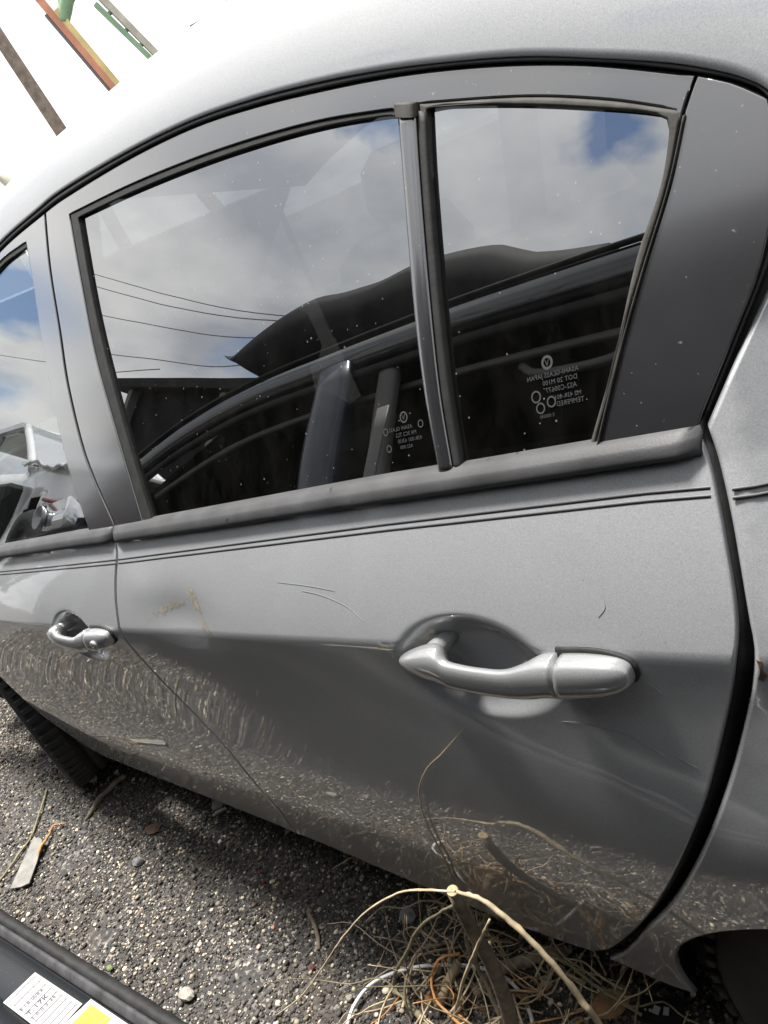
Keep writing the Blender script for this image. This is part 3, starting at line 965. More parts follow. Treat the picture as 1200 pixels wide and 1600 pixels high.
backing("door_aperture", np.linspace(-0.98, 1.80, 80), np.linspace(0.235, 0.93, 24), Ylow, 0.045, M_DARK, cut=lambda x, z: (x - ac[0]) ** 2 + (z - ac[1]) ** 2 < .33 ** 2 or z > 0.91 + SL * x)
pil = []
for a, b in ((-0.075, 0.02),):
    pass
strip("centre_pillar", [(-0.085, 1.40), (-0.085, 1.20), (-0.07, 1.06), (-0.02, 0.92)], [(0.01, 1.40), (0.01, 1.20), (0.03, 1.06), (0.10, 0.93)], sedan, M_DARK, off=0.018, depth=0.05, bow=0)
box("underbody", (-0.2, 0.90, 0.235), (3.3, 1.50, 0.03), M_DARK, sedan)
box("jack_point", (-0.265, 0.175, 0.205), (0.06, 0.03, 0.10), M_PLASTIC, sedan, Matrix.Rotation(.2, 3, 'Y'), 0.01)


def lathe(name, prof, c, mat, parent, nseg=48, rot=None, smooth=True):
    """prof: (radius, y) closed profile turned about the y axis"""
    V, F = [], []
    n = len(prof)
    for k in range(nseg):
        a = 2 * math.pi * k / nseg
        for r_, y in prof:
            v = Vector((r_ * math.cos(a), y, r_ * math.sin(a)))
            if rot is not None: v = rot @ v
            V.append(v + Vector(c))
    for k in range(nseg):
        for i in range(n):
            F.append((k * n + i, k * n + (i + 1) % n, ((k + 1) % nseg) * n + (i + 1) % n, ((k + 1) % nseg) * n + i))
    o = mesh(name, V, F, mat, parent, smooth)
    fix_normals(o.data)
    return o


def wheel(c, rot, parent, R_=0.305, wdt=0.20, treads=True):
    hw = wdt / 2
    prof = [(R_ * .66, -hw * .80), (R_ * .80, -hw * 1.0), (R_ * .93, -hw * .96), (R_ * .985, -hw * .80), (R_, -hw * .55),
            (R_, -hw * .24), (R_ - .007, -hw * .21), (R_ - .007, -hw * .13), (R_, -hw * .10), (R_, hw * .10), (R_ - .007, hw * .13), (R_ - .007, hw * .21), (R_, hw * .24),
            (R_, hw * .55), (R_ * .985, hw * .80), (R_ * .93, hw * .96), (R_ * .80, hw), (R_ * .66, hw * .8)]
    t = lathe("wheel", prof, c, M_TYRE, parent, 72, rot)
    lathe("rim", [(0.01, -hw * .55), (R_ * .2, -hw * .60), (R_ * .55, -hw * .45), (R_ * .62, -hw * .80), (R_ * .67, -hw * .82), (R_ * .67, hw * .7), (R_ * .60, hw * .7), (R_ * .58, -hw * .2), (.01, -hw * .2)], c, M_RIM, t, 40, rot)
    if treads:
        V, F = [], []
        for k in range(64):
            for s in (-1, 1):
                a = 2 * math.pi * (k + (0.5 if s > 0 else 0)) / 64
                m = Matrix.Rotation(-a, 3, 'Y')
                v, f = box_data((0, 0, 0), (0.012, hw * .52, 0.016), None, 0.002)
                off = m @ Vector((R_ - .003, s * hw * .62, 0))
                v = [(rot if rot is not None else Matrix.Identity(3)) @ (m @ q + off) + Vector(c) for q in v]
                b = len(V); V += v; F += [[i + b for i in q] for q in f]
        mesh("tread_block", V, F, M_TYRE, t, smooth=False)['kind'] = 'stuff'
    return t


fw = wheel((-1.28, 0.185, 0.303), Matrix.Rotation(math.radians(-14), 3, 'Z'), sedan)
rw = wheel((1.075, 0.15, 0.303), Matrix.Identity(3), sedan)
for cx, nm, rr in ((ac[0], "arch_liner", .345), (fa[0], "arch_liner", .41)):
    angs = np.radians(np.linspace(-4, 184, 30))
    rim_ = [(cx + (rr - .012) * math.cos(a), .26 + (rr - .012) * math.sin(a)) for a in angs]
    rows = [[(px, float(Yfen(px, pz)) + .007, pz) for px, pz in rim_]]
    for y in (0.13, 0.30, 0.42):
        rows.append([(cx + rr * math.cos(a), y, 0.26 + rr * math.sin(a)) for a in angs])
    rows.append([(cx + .02 * math.cos(a), .43, 0.26 + .02 * math.sin(a)) for a in angs])
    loft(nm, rows, M_DARK, sedan)


# --- door handles (grip, cap); the grip spans the bowl in the skin
def handle(door, dx, dz, key):
    def sect(x, zt, zb, yo, yi):
        K = 18
        zc, zh = (zt + zb) / 2, (zt - zb) / 2
        yc, yh = (yo + yi) / 2, (yi - yo) / 2
        s0 = float(Yplain(x + dx, zc + dz))
        row = []
        for k in range(K):
            a = 2 * math.pi * k / K
            ca, sa = math.cos(a), math.sin(a)
            row.append((x + dx, s0 + yc + yh * math.copysign(abs(ca) ** .75, ca), zc + dz + zh * math.copysign(abs(sa) ** .8, sa)))
        return row
    G = [(0.600, .8245, .8200, -.008, .001), (0.605, .8285, .8170, -.012, .002), (0.618, .8355, .8135, -.017, .004), (0.636, .8430, .8108, -.0215, .006), (0.652, .8475, .8098, -.0238, .006), (0.662, .8465, .8093, -.0250, .000), (0.671, .8402, .8090, -.0258, -.010), (0.690, .8385, .8088, -.0264, -.013), (0.715, .8385, .8090, -.0270, -.014), (0.738, .8398, .8096, -.0272, -.013), (0.757, .8455, .8108, -.0270, -.007), (0.773, .8510, .8124, -.0266, .004), (0.7875, .8535, .8140, -.0262, .004)]
    Gs = catmull(G, 4)
    grip = loft("door_handle", [sect(*g) for g in Gs], M_HANDLE, door, closed=True, cap=True)
    Cp = [(0.7893, .8537, .8142, -.0262, .004), (0.806, .8556, .8170, -.0254, .004), (0.823, .8560, .8204, -.0238, .004), (0.836, .8547, .8240, -.0212, .004), (0.8445, .8520, .8278, -.0176, .004), (0.850, .8480, .8320, -.013, .004), (0.852, .8430, .8370, -.008, .003)]
    # shear the split to follow the slanted seam
    def slant(row, k): return [(p[0] + k * (p[2] - dz - .832) * .18, p[1], p[2]) for p in row]
    rows = [sect(*g) for g in catmull(Cp, 4)]
    n = len(rows)
    cap_ = loft("handle_cap", [slant(r_, 1 - i / (n - 1)) for i, r_ in enumerate(rows)], M_HANDLE, door, closed=True, cap=True)
    # dark gasket under the cap and the pivot arm reaching into the bowl
    gz = [(0.786, .8556, .8120, -.004, .003), (0.824, .8585, .8182, -.004, .003), (0.848, .8530, .8272, -.004, .003), (0.8545, .8452, .8352, -.003, .003)]
    loft("handle_gasket", [sect(*g) for g in catmull(gz, 4)], M_RUBBER, door, closed=True, cap=True)
    tube("pivot_arm", [(0.642 + dx, -0.012, .833 + dz), (0.647 + dx, 0.004, .834 + dz), (0.650 + dx, 0.03, .834 + dz)], [.0105, .010, .009], M_HANDLE, door, 14)
    if key:
        c = (0.824 + dx, float(Yplain(.832 + dx, .836 + dz)) - .0245, .8375 + dz)
        lathe("key_cylinder", [(0.0005, -.004), (.0065, -.004), (.0085, -.002), (.0085, .004), (.0005, .004)], c, M_CHROME, door, 24)


handle(rear_door, 0, 0, False)
handle(front_door, -0.890, -0.0545, True)


# --- pinstripes: two thin vinyl lines along each panel
def pin(door, x0, x1, h0, h1):
    for dh in (0.0, -0.0052):
        rows = []
        for x in np.linspace(x0, x1, 60):
            h = np.interp(x, [-.47, .03, .61, .876, .93, .975, 1.2], [.8990, .9035, .9135, .9160, .9150, .9092, .8850]) + dh
            z = h + SL * x
            rows.append([(x, float((Yfen if x > .939 else Ylow)(x, z + q)) - o, z + q) for q, o in ((-.0010, -.0006), (-.0009, .0004), (.0009, .0004), (.0010, -.0006))])
        loft("pinstripe", rows, M_PIN, door)


pin(front_door, -0.95, 0.030, 0, 0)
pin(rear_door, 0.0375, 0.925, 0, 0)
pin(rear_fender, 0.9405, 1.75, 0, 0)
for o in [q for q in rear_fender.children if q.name.startswith('pinstripe')]:
    for v in o.data.vertices: v.co.y -= .0030

# scraped paint over the dent, a chip of rust on the fender edge
SCR = ([(0.060, 0.800), (0.074, 0.828), (0.130, 0.852), (0.190, 0.866), (0.216, 0.864), (0.208, 0.842), (0.150, 0.826), (0.100, 0.812)],
       [(0.204, 0.856), (0.216, 0.882), (0.254, 0.890), (0.252, 0.850), (0.275, 0.806), (0.228, 0.800), (0.222, 0.836)])
for pts in SCR:
    o = panel("scrape_mark", pts, Ylow, M_SCRAPE, rear_door, off=-0.0004, r=0.0006, depth=0.0004, step=0.0045)
    Lp = resample(pts, .004)
    fa_ = o.data.attributes.new('edge_fade', 'FLOAT', 'POINT')
    co = np.array([(v.co.x, v.co.z) for v in o.data.vertices])
    dd_ = np.sqrt(((co[:, None, :] - Lp[None]) ** 2).sum(-1)).min(1)
    fa_.data.foreach_set('value', np.clip(dd_ / .012, 0, 1).astype(np.float32))
panel("rust_chip", [(0.9445, 0.862), (0.9480, 0.861), (0.9475, 0.853), (0.9495, 0.848), (0.9455, 0.843), (0.9425, 0.845), (0.9455, 0.854)], Ylow, M_RUST, rear_fender, off=-0.0025, r=0.0006, depth=0.001, step=0.004)


# --- etched glass marks (mirrored lettering, as read through the pane)
def text_mesh(body, size):
    cu = bpy.data.curves.new("t", 'FONT')
    cu.body = body; cu.size = size; cu.align_x = 'LEFT'; cu.space_character = 1.05
    cu.resolution_u = 2
    o = bpy.data.objects.new("t", cu)
    COL.objects.link(o)
    dg = bpy.context.evaluated_depsgraph_get()
    me = bpy.data.meshes.new_from_object(o.evaluated_get(dg))
    V = [tuple(v.co) for v in me.vertices]; F = [tuple(p.vertices) for p in me.polygons]
    bpy.data.objects.remove(o); bpy.data.curves.remove(cu); bpy.data.meshes.remove(me)
    return V, F


def ring_flat(c, r0, r1, n=28, flat=1.0):
    V, F = [], []
    for k in range(n):
        a = 2 * math.pi * k / n
        V.append((c[0] + r0 * math.cos(a) * flat, c[1] + r0 * math.sin(a), 0)); V.append((c[0] + r1 * math.cos(a) * flat, c[1] + r1 * math.sin(a), 0))
    for k in range(n):
        j = (k + 1) % n
        F.append((2 * k, 2 * k + 1, 2 * j + 1, 2 * j))
    return V, F


def etch(items, x0, z0, off, parent, mirror=True, slope=0.0):
    V, F = [], []
    for kind, a in items:
        if kind == 't':
            body, size, px, pz = a
            v, f = text_mesh(body, size)
            if mirror:
                wd = max([q[0] for q in v] + [0])
                v = [(px + wd - q[0], pz + q[1]) for q in v]
            else:
                v = [(px + q[0], pz + q[1]) for q in v]
        else:
            v, f = ring_flat(*a); v = [(q[0], q[1]) for q in v]
        b = len(V)
        for q in v:
            x = x0 + q[0]; z = z0 + q[1] + slope * q[0]
            V.append((x, float(Yg(x, z)) + off, z))
        F += [tuple(i + b for i in q) for q in f]
    return mesh("glass_marking", V, F, M_ETCH, parent, smooth=False)


def bird(c, s):
    return ('t', ("V", s, c[0] - s * .33, c[1] - s * .36))


etch([('r', ((.017, .026), .0036, .0050)), bird((.017, .026), .0072),
      ('t', ("ASAHI GLASS", .0050, -.004, .0155)), ('t', ("M4 3C2 TL2", .0050, .004, .0100)), ('t', ("43R-001 63U0", .0050, .006, .0045)), ('t', ("AS2 000", .0046, .008, -.0008)),
      ('r', ((-.0085, .0165), .0024, .0034)), ('r', ((-.0070, .0015), .0024, .0034)), ('r', ((.037, .0175), .0024, .0034))], 0.627, 1.0135, 0.0068, rear_door, slope=.06)
etch([('r', ((.016, .0345), .0032, .0052)), bird((.016, .0345), .0066),
      ('t', ("ASAHI-GLASS JAPAN", .0050, -.004, .0240)), ('t', ("DOT 20 M100", .0050, .010, .0185)), ('t', ("AS2-C00677", .0052, .012, .0130)), ('t', ("M2 43R-001", .0046, .0200, .0070)), ('t', ("TEMPERED", .0050, .0205, .0020)),
      ('r', ((.0025, .0118), .0034, .0046)), ('r', ((.0055, .0030), .0030, .0042)), ('r', ((.0160, .0062), .0030, .0042)), ('t', ("E 000281", .0036, .004, -.0045))], 0.789, 1.030, 0.0048, rear_door, slope=.06)

# --- cabin: headliner, far side, seats, dash
rows = []
for (x, z) in GU[::4]:
    yg = float(Yg(x, z)); k = (zroof(x) - z) / .140
    rows.append([(x, yg + .03 + dy * (0.80 - yg) / .62, z - .025 + dz * k * .8) for dy, dz in PROF[::4]] + [(x, 1.72 - yg - .03, z - .025)])
loft("headliner", rows, M_CLOTH, sedan)
boxes("far_side", [((0.3, 1.70, 0.60), (2.6, 0.10, 0.72)), ((0.0, 1.62, 1.17), (0.10, 0.05, 0.46), Matrix.Rotation(-.42, 3, 'X')), ((1.02, 1.62, 1.10), (0.30, 0.05, 0.36), Matrix.Rotation(-.42, 3, 'X'))], M_PLASTIC, sedan, 0.01)


def seat(x, y, bench=False):
    wd = 0.52 if not bench else 1.25
    b = box("car_seat", (x - .22, y, 0.50), (0.52, wd, 0.20), M_CLOTH, sedan, Matrix.Rotation(.12, 3, 'Y'), 0.06)
    box("seat_back", (x + .08, y, 0.82), (0.18, wd * .96, 0.62), M_CLOTH, b, Matrix.Rotation(.30, 3, 'Y'), 0.07)
    for dy in ((0,) if not bench else (-.33, .33)):
        box("head_rest", (x + .20, y + dy, 1.20), (0.10, 0.26, 0.18), M_CLOTH, b, Matrix.Rotation(.25, 3, 'Y'), 0.045)


seat(-0.32, 0.50); seat(-0.32, 1.22); seat(0.60, 0.86, True)
boxes("dashboard", [((-1.15, 0.86, 0.86), (0.50, 1.35, 0.22)), ((-1.05, 0.50, 0.96), (0.25, 0.40, 0.10))], M_PLASTIC, sedan, 0.05)
M_WHEELGREY = simple("worn_steering_rim", (0.06, 0.06, 0.06), 0.45)
spk = boxes("wheel_spokes", [((0, 0, .05), (.05, .03, .26)), ((0, 0, .0), (.33, .025, .05)), ((0, -.01, 0), (.12, .05, .10))], M_PLASTIC, sedan, .01)
spk.matrix_basis = Matrix.Translation((-0.985, 0.36, 0.84)) @ Matrix.Rotation(math.radians(25), 4, 'Y') @ Matrix.Rotation(math.radians(90), 4, 'Z')
lathe("steering_wheel", [(0.165, -.014), (.178, -.014), (.190, 0), (.178, .014), (.165, .014), (.158, 0)], (0, 0, 0), M_WHEELGREY, sedan, 40).matrix_basis = Matrix.Translation((-0.98, 0.36, 0.84)) @ Matrix.Rotation(math.radians(25), 4, 'Y') @ Matrix.Rotation(math.radians(90), 4, 'Z')
panel_pts = [(-0.66, 0.28, 1.33), (-0.66, 1.44, 1.33), (-1.30, 1.55, 0.96), (-1.30, 0.17, 0.96)]
mesh("windshield", [(*p[:3],) for p in panel_pts] + [(p[0] + .004, p[1], p[2] - .005) for p in panel_pts], [(0, 1, 2, 3), (7, 6, 5, 4), (0, 4, 5, 1), (2, 6, 7, 3), (1, 5, 6, 2), (3, 7, 4, 0)], M_GLASS_CLEAR, sedan, smooth=False)
mesh("bonnet", [(-1.28, 0.10, 0.93), (-1.28, 1.62, 0.93), (-1.7, 1.62, 0.88), (-2.0, 1.5, 0.78), (-2.0, 0.22, 0.78), (-1.7, 0.12, 0.85), (-1.28, 0.10, 0.90), (-1.28, 1.62, 0.90), (-1.7, 1.62, 0.84), (-2.0, 1.5, 0.72), (-2.0, 0.22, 0.72), (-1.7, 0.12, 0.82)], [(0, 1, 2, 3, 4, 5), (11, 10, 9, 8, 7, 6), (0, 6, 7, 1), (1, 7, 8, 2), (2, 8, 9, 3), (3, 9, 10, 4), (4, 10, 11, 5), (5, 11, 6, 0)], M_PAINT, sedan, smooth=False)
boxes("boot_lid", [((1.62, 0.86, 1.02), (0.45, 1.30, 0.10)), ((1.86, 0.86, 0.80), (0.08, 1.40, 0.46))], M_PAINT, sedan, 0.03)
box("bumper", (1.90, 0.86, 0.45), (0.14, 1.55, 0.34), M_PAINT, sedan, None, 0.05)
box("bumper", (-2.02, 0.86, 0.45), (0.14, 1.40, 0.36), M_PAINT, sedan, None, 0.05)
lathe("wheel", [(.2, -.1), (.305, -.08), (.305, .08), (.2, .1)], (1.075, 1.56, .303), M_TYRE, sedan, 32)
lathe("wheel", [(.2, -.1), (.305, -.08), (.305, .08), (.2, .1)], (-1.28, 1.56, .303), M_TYRE, sedan, 32)


# fine scratches in the rear door's paint
M_SCRATCH = simple("scratched_lacquer", (0.21, 0.21, 0.21), 0.7)
for sc_pts, sw in (([(.466, .884), (.4975, .881), (.535, .872), (.559, .858)], .0005), ([(.423, .8914), (.479, .8897), (.520, .8868)], .00035), ([(.835, .900), (.836, .890), (.829, .882)], .0004),
                   ([(.762, .7664), (.7875, .768), (.827, .7616), (.8506, .747)], .0011), ([(.856, .8287), (.866, .817)], .0006), ([(.8616, .748), (.8755, .741)], .0005), ([(.828, .6795), (.846, .684)], .0005)):
    rows = []
    P_ = catmull(sc_pts, 8)
    for i, q in enumerate(P_):
        d_ = P_[min(i + 1, len(P_) - 1)] - P_[max(i - 1, 0)]; d_ = d_ / np.linalg.norm(d_); n_ = np.array([-d_[1], d_[0]])
        w_ = .62 * sw * math.sin(math.pi * (i + .6) / (len(P_) + .2)) * (1 + .3 * RNG.normal())
        rows.append([(q[0] + n_[0] * w_ * t_, float(Ylow(q[0] + n_[0] * w_ * t_, q[1] + n_[1] * w_ * t_)) - o_, q[1] + n_[1] * w_ * t_) for t_, o_ in ((-1, .0001), (0, .0005), (1, .0001))])
    loft("scratch", rows, M_SCRATCH, rear_door)

# ------------------------------------------------------------------ ground and gravel
g = mesh("ground", [(-300, -300, 0), (300, -300, 0), (300, 300, 0), (-300, 300, 0)], [(0, 1, 2, 3)], M_GROUND, smooth=False)
tag(g, "dark grey gravel yard strewn with pale chips", None, kind='structure')


def gravel(n):
    t = (1 + 5 ** .5) / 2
    iv = np.array([(-1, t, 0), (1, t, 0), (-1, -t, 0), (1, -t, 0), (0, -1, t), (0, 1, t), (0, -1, -t), (0, 1, -t), (t, 0, -1), (t, 0, 1), (-t, 0, -1), (-t, 0, 1)]) / math.sqrt(1 + t * t)
    it = np.array([(0, 11, 5), (0, 5, 1), (0, 1, 7), (0, 7, 10), (0, 10, 11), (1, 5, 9), (5, 11, 4), (11, 10, 2), (10, 7, 6), (7, 1, 8), (3, 9, 4), (3, 4, 2), (3, 2, 6), (3, 6, 8), (3, 8, 9), (4, 9, 5), (2, 4, 11), (6, 2, 10), (8, 6, 7), (9, 8, 1)])
    x = RNG.uniform(-2.6, 1.0, n * 2); y = RNG.uniform(-.42, .52, n * 2)
    # patches of bare dirt
    pat = np.zeros(len(x))
    for px, py, pr in ((-1.05, .03, .12), (-.95, -.10, .10), (-1.35, -.05, .16), (-.75, .07, .05), (-.35, .05, .06), (-1.2, -.22, .10), (-.62, -.20, .07), (-.15, -.12, .06), (-1.55, .06, .14)):
        pat = np.maximum(pat, np.exp(-(((x - px) / pr) ** 2 + ((y - py) / pr) ** 2)))
    keep = RNG.uniform(0, 1, len(x)) > pat * .85
    x = x[keep][:n]; y = y[keep][:n]; n = len(x)
    r = np.clip(np.exp(RNG.normal(math.log(.0019), .52, n)), .0012, .0068)
    sc = RNG.uniform(.65, 1.3, (n, 3)) * r[:, None]; sc[:, 2] *= .75
    A = RNG.normal(size=(n, 4)); A /= np.linalg.norm(A, axis=1, keepdims=True)
    a, b, c, d = A.T
    Rm = np.stack([np.stack([a*a+b*b-c*c-d*d, 2*(b*c-a*d), 2*(b*d+a*c)], -1), np.stack([2*(b*c+a*d), a*a-b*b+c*c-d*d, 2*(c*d-a*b)], -1), np.stack([2*(b*d-a*c), 2*(c*d+a*b), a*a-b*b-c*c+d*d], -1)], 1)
    jit = iv[None] * RNG.uniform(.72, 1.2, (n, 12, 1))
    P = np.einsum('nij,nkj->nki', Rm, jit) * sc[:, None, :]
    P += np.stack([x, y, r * RNG.uniform(.1, .8, n)], 1)[:, None, :]
    V = P.reshape(-1, 3).astype(np.float32)
    F = (it[None] + (np.arange(n) * 12)[:, None, None]).reshape(-1, 3).astype(np.int32)
    me = bpy.data.meshes.new("gravel")
    me.vertices.add(len(V)); me.vertices.foreach_set('co', V.ravel())
    me.loops.add(F.size); me.loops.foreach_set('vertex_index', F.ravel())
    me.polygons.add(len(F)); me.polygons.foreach_set('loop_start', np.arange(0, F.size, 3, dtype=np.int32))
    me.update(calc_edges=True)
    u = RNG.uniform(0, 1, n)
    base = np.where(u[:, None] < .60, np.array([[.048, .045, .044]]), np.where(u[:, None] < .80, np.array([[.11, .102, .095]]), np.where(u[:, None] < .925, np.array([[.34, .31, .25]]), np.array([[.58, .54, .46]]))))
    base = base * np.array([[.78, .725, .665]]) * np.exp(RNG.normal(0, .30, (n, 1))) * RNG.uniform(.94, 1.06, (n, 3))
    colr = np.ones((n, 12, 4), np.float32); colr[:, :, :3] = np.clip(base, 0, .8)[:, None, :]
    at = me.color_attributes.new('stone_col', 'FLOAT_COLOR', 'POINT')
    at.data.foreach_set('color', colr.ravel())
    o = link("gravel", me, M_PEBBLE, None, smooth=False)
    tag(o, "loose dark gravel with many pale chips between the two cars", "gravel", kind='stuff')


gravel(122000)


def rock_mesh(name, c, s, mat, label, cat="stone", group=None, sub=2, seed=0, rz=0):
    import bmesh
    rr = np.random.default_rng(seed)
    bm = bmesh.new(); bmesh.ops.create_icosphere(bm, subdivisions=sub, radius=1)
    ph = rr.uniform(0, 6, 6)
    for v in bm.verts:
        k = 1 + .16 * math.sin(3 * v.co.x + ph[0]) * math.sin(3 * v.co.y + ph[1]) + .14 * math.sin(4 * v.co.z + ph[2] + 2 * v.co.x) + rr.uniform(-.06, .06)
        v.co = v.co * k
        v.co = Vector((v.co.x * s[0], v.co.y * s[1], v.co.z * s[2]))
    bmesh.ops.rotate(bm, cent=(0, 0, 0), matrix=Matrix.Rotation(rz, 3, 'Z'), verts=bm.verts)
    me = bpy.data.meshes.new(name); bm.to_mesh(me); bm.free()
    o = link(name, me, mat, None, smooth=False)
    o.location = c
    return tag(o, label, cat, group)


rock_mesh("stone", (.108, .116, .010), (.017, .015, .012), M_DSTONE, "large flat grey stone on the gravel left of the cut branch", seed=1)
rock_mesh("stone", (.093, -.059, .007), (.008, .007, .007), M_STONE, "small white stone under the long pale stem", seed=2)
rock_mesh("stone", (-.604, .181, .012), (.017, .015, .014), M_STONE, "round pale stone by the rocker edge next to a white stub", seed=3)
rock_mesh("stone", (-.250, -.202, .010), (.018, .013, .012), M_STONE, "blocky white stone on the gravel beside the black sill", seed=4, rz=.5)
rock_mesh("stone", (-.700, -.030, .010), (.014, .012, .010), M_DSTONE, "dull grey stone in the middle of the gravel", seed=6)
rock_mesh("stone", (.265, .155, .008), (.009, .008, .008), M_STONE, "white stone at the foot of the cut branch", seed=7)
rock_mesh("stone", (.420, .110, .008), (.010, .008, .008), M_STONE, "pale stone among the twigs right of the branches", seed=8)
rock_mesh("stone", (-1.19, .115, .010), (.013, .012, .010), M_STONE, "pale stone just behind the front tyre", seed=9)
tag(tube("white_stub", [(-.590, .160, .010), (-.568, .182, .012)], .0045, M_PAPER, None, 10, 0), "thin white cigarette stub lying beside the rocker edge", "litter")
rock_mesh("red_shard", (-1.067, .145, .012), (.013, .009, .006), M_RED, "broken red lens shard near the front tyre", "litter", sub=1, seed=10, rz=.7)
rock_mesh("rust_flake", (-.761, .060, .006), (.026, .016, .003), M_RUST, "flat rusty brown flake on the gravel", "litter", sub=2, seed=12, rz=.2)
for k, (x, y) in enumerate(((-.315, .075), (-.285, .060), (-.172, -.015), (-.02, -.045))):
    rock_mesh("red_shard", (x, y, .007), (.005, .004, .003), M_RED if k != 2 else M_ORANGE, ("tiny red lens shard below the rocker edge by the jack point", "tiny red lens shard on open gravel beside its twin", "tiny orange shard in the middle of the gravel", "tiny red shard close to the long pale stem")[k], "litter", sub=1, seed=20 + k)
rock_mesh("weed_sprig", (-.498, -.244, .010), (.008, .006, .005), M_GREENBIT, "tiny green weed sprig at the edge of the black sill", "plant", sub=2, seed=30)


def slab(name, pts, z0, th, mat, label, cat):
    n = len(pts)
    V = [(x, y, z0 + dz) for x, y, dz in pts] + [(x, y, z0 + dz + th) for x, y, dz in pts]
    F = [tuple(range(n))[::-1], tuple(range(n, 2 * n))] + [(i, (i + 1) % n, n + (i + 1) % n, n + i) for i in range(n)]
    o = mesh(name, V, F, mat, None, smooth=False); fix_normals(o.data)
    return tag(o, label, cat)


slab("wood_strip", [(-1.149, -.112, .014), (-1.125, -.103, .016), (-1.105, -.104, .014), (-1.055, -.150, .006), (-1.001, -.204, .004), (-1.02, -.222, .003), (-1.051, -.240, .004), (-1.10, -.175, .01)], 0.006, .004, M_WOODSTRIP, "weathered grey wood splinter on the gravel at the left", "wood strip")
slab("printed_scrap", [(.575, .110, 0), (.640, .125, 0), (.632, .165, 0), (.570, .150, 0)], .008, .002, M_DARK, "torn black scrap with white marks on the ground by the rear wheel", "litter")
for k, (x, y, sx, sy) in enumerate(((.598, .135, .010, .012), (.612, .139, .008, .012), (.590, .131, .004, .004), (.583, .129, .003, .003))):
    sc_o = bpy.data.objects["printed_scrap"]
    box("white_mark", (x, y, .0112), (sx, sy, .0012), M_PAPER, sc_o, Matrix.Rotation(.25 * k, 3, 'Z'), 0)


# ------------------------------------------------------------------ brush pile between the cars
def twig(name, path, radii, mat, label, cat, nseg=7, spline=4, jitter=0.0):
    if jitter:
        path = [tuple(np.array(p) + RNG.normal(0, jitter, 3)) for p in path]
    n0 = len(path)
    P = np.array(catmull(path, 7))
    rr_ = np.full(len(P), radii) if np.isscalar(radii) else np.interp(np.linspace(0, n0 - 1, len(P)), range(n0), radii)
    if 'cable' not in name:
        rr_ = rr_ * (1 + RNG.normal(0, .07, len(P)))
        rr_[3::9] *= 1.14
        P[1:-1] += RNG.normal(0, .16, (len(P) - 2, 3)) * rr_[1:-1, None]
    return tag(tube(name, [tuple(p) for p in P], rr_, mat, None, nseg, 0), label, cat)


br = empty("cut_branch", (.400, .020, 0), "thick dark cut branch with a pale sawn end leaning on the car door", "branch")
tube("branch_stem", [(.400, .020, 0.0), (.436, .002, .078), (.466, -.006, .180), (.487, -.012, .280), (.500, -.022, .366), (.519, -.032, .462)], [.013, .0125, .0115, .0105, .009, .0078], M_BARK, br, 10)
lathe("sawn_end", [(0.0004, -.0012), (.0070, -.0012), (.0076, 0), (.0070, .001), (.0004, .001)], (0, 0, 0), M_CUT, br, 18).matrix_basis = Matrix.Translation((.5195, -.0323, .4635)) @ Vector((.019, -.010, .096)).to_track_quat('-Y', 'Z').to_matrix().to_4x4()
tube("side_shoot", [(.497, -.018, .34), (.470, .0, .30), (.440, .012, .20), (.420, .02, .10)], [.005, .0045, .004, .003], M_BARK, br)
twig("long_stem", [(-.03, -.146, .005), (.045, -.110, .060), (.135, -.085, .155), (.235, -.070, .265), (.345, -.060, .375), (.450, -.052, .455), (.545, -.046, .492)], [.0009, .0011, .0013, .0015, .0016, .0017, .0016], M_PALETWIG, "long thin pale stem arching left from the cut branch", "branch")
twig("pale_stick", [(.552, -.048, .497), (.597, -.050, .502), (.639, -.050, .456), (.670, -.050, .383), (.681, -.048, .325), (.700, -.040, .18), (.72, -.03, .0)], [.0020, .0030, .0035, .0038, .0040, .0042, .0042], M_PALETWIG, "thicker pale bare stick sloping right in front of the door bottom", "branch")
twig("olive_stem", [(.50, -.02, .414), (.435, -.01, .352), (.339, .0, .253), (.258, .0, .145), (.20, -.005, .07), (.164, -.01, .010)], [.0020, .0023, .0026, .0028, .003, .003], M_GREENTWIG, "olive green stem arching left below the long pale stem", "branch")
DS = [(.427, .346), (.469, .445), (.496, .549), (.515, .605), (.549, .651), (.589, .687), (.639, .734)]
twig("stem_reflection", [(.36, .06, .0), (.385, .055, .12), (.41, .048, .25)] + [(x, float(Ylow(x, z)) - .0045, z) for x, z in DS], [.0020, .0018, .0016, .0014, .0013, .0009, .0008, .0007, .0006, .0004], M_PALETWIG, "fine dry stem climbing up against the door below the rear handle", "branch")  # added stem laid on the door skin, imitates the reflection of another stem
twig("leaning_stick", [(.558, -.03, .425), (.511, -.035, .352), (.433, -.03, .23), (.306, -.02, .012)], [.0016, .0022, .0025, .0026], M_PALETWIG, "straight pale stick leaning left across the twigs", "branch")
twig("straight_stick", [(.478, .008, .285), (.455, .010, .214), (.439, .012, .14), (.415, .016, .0)], [.0022, .003, .0034, .0036], M_PALETWIG, "pale stick right beside the thick dark branch", "branch")
twig("bent_twig", [(.274, .056, .10), (.242, .031, .10), (.230, -.002, .08), (.229, -.03, .05), (.24, -.052, .01)], [.002, .0024, .0026, .0026, .0022], M_BARK, "brown twig bent in an arc left of the russet loop", "branch")
twig("dark_shoot", [(.365, .078, .20), (.348, .055, .15), (.354, .047, .10), (.379, .028, .06), (.395, .011, .01)], [.0018, .003, .0036, .004, .0045], M_BARK, "thin dark shoot forking beside the thick cut branch", "branch")
twig("brown_shoot", [(.419, .119, .10), (.470, .119, .08), (.518, .115, .05), (.585, .115, .02)], [.0022, .0025, .0025, .002], M_GREENTWIG, "thin brown shoot running right below the door bottom", "branch")
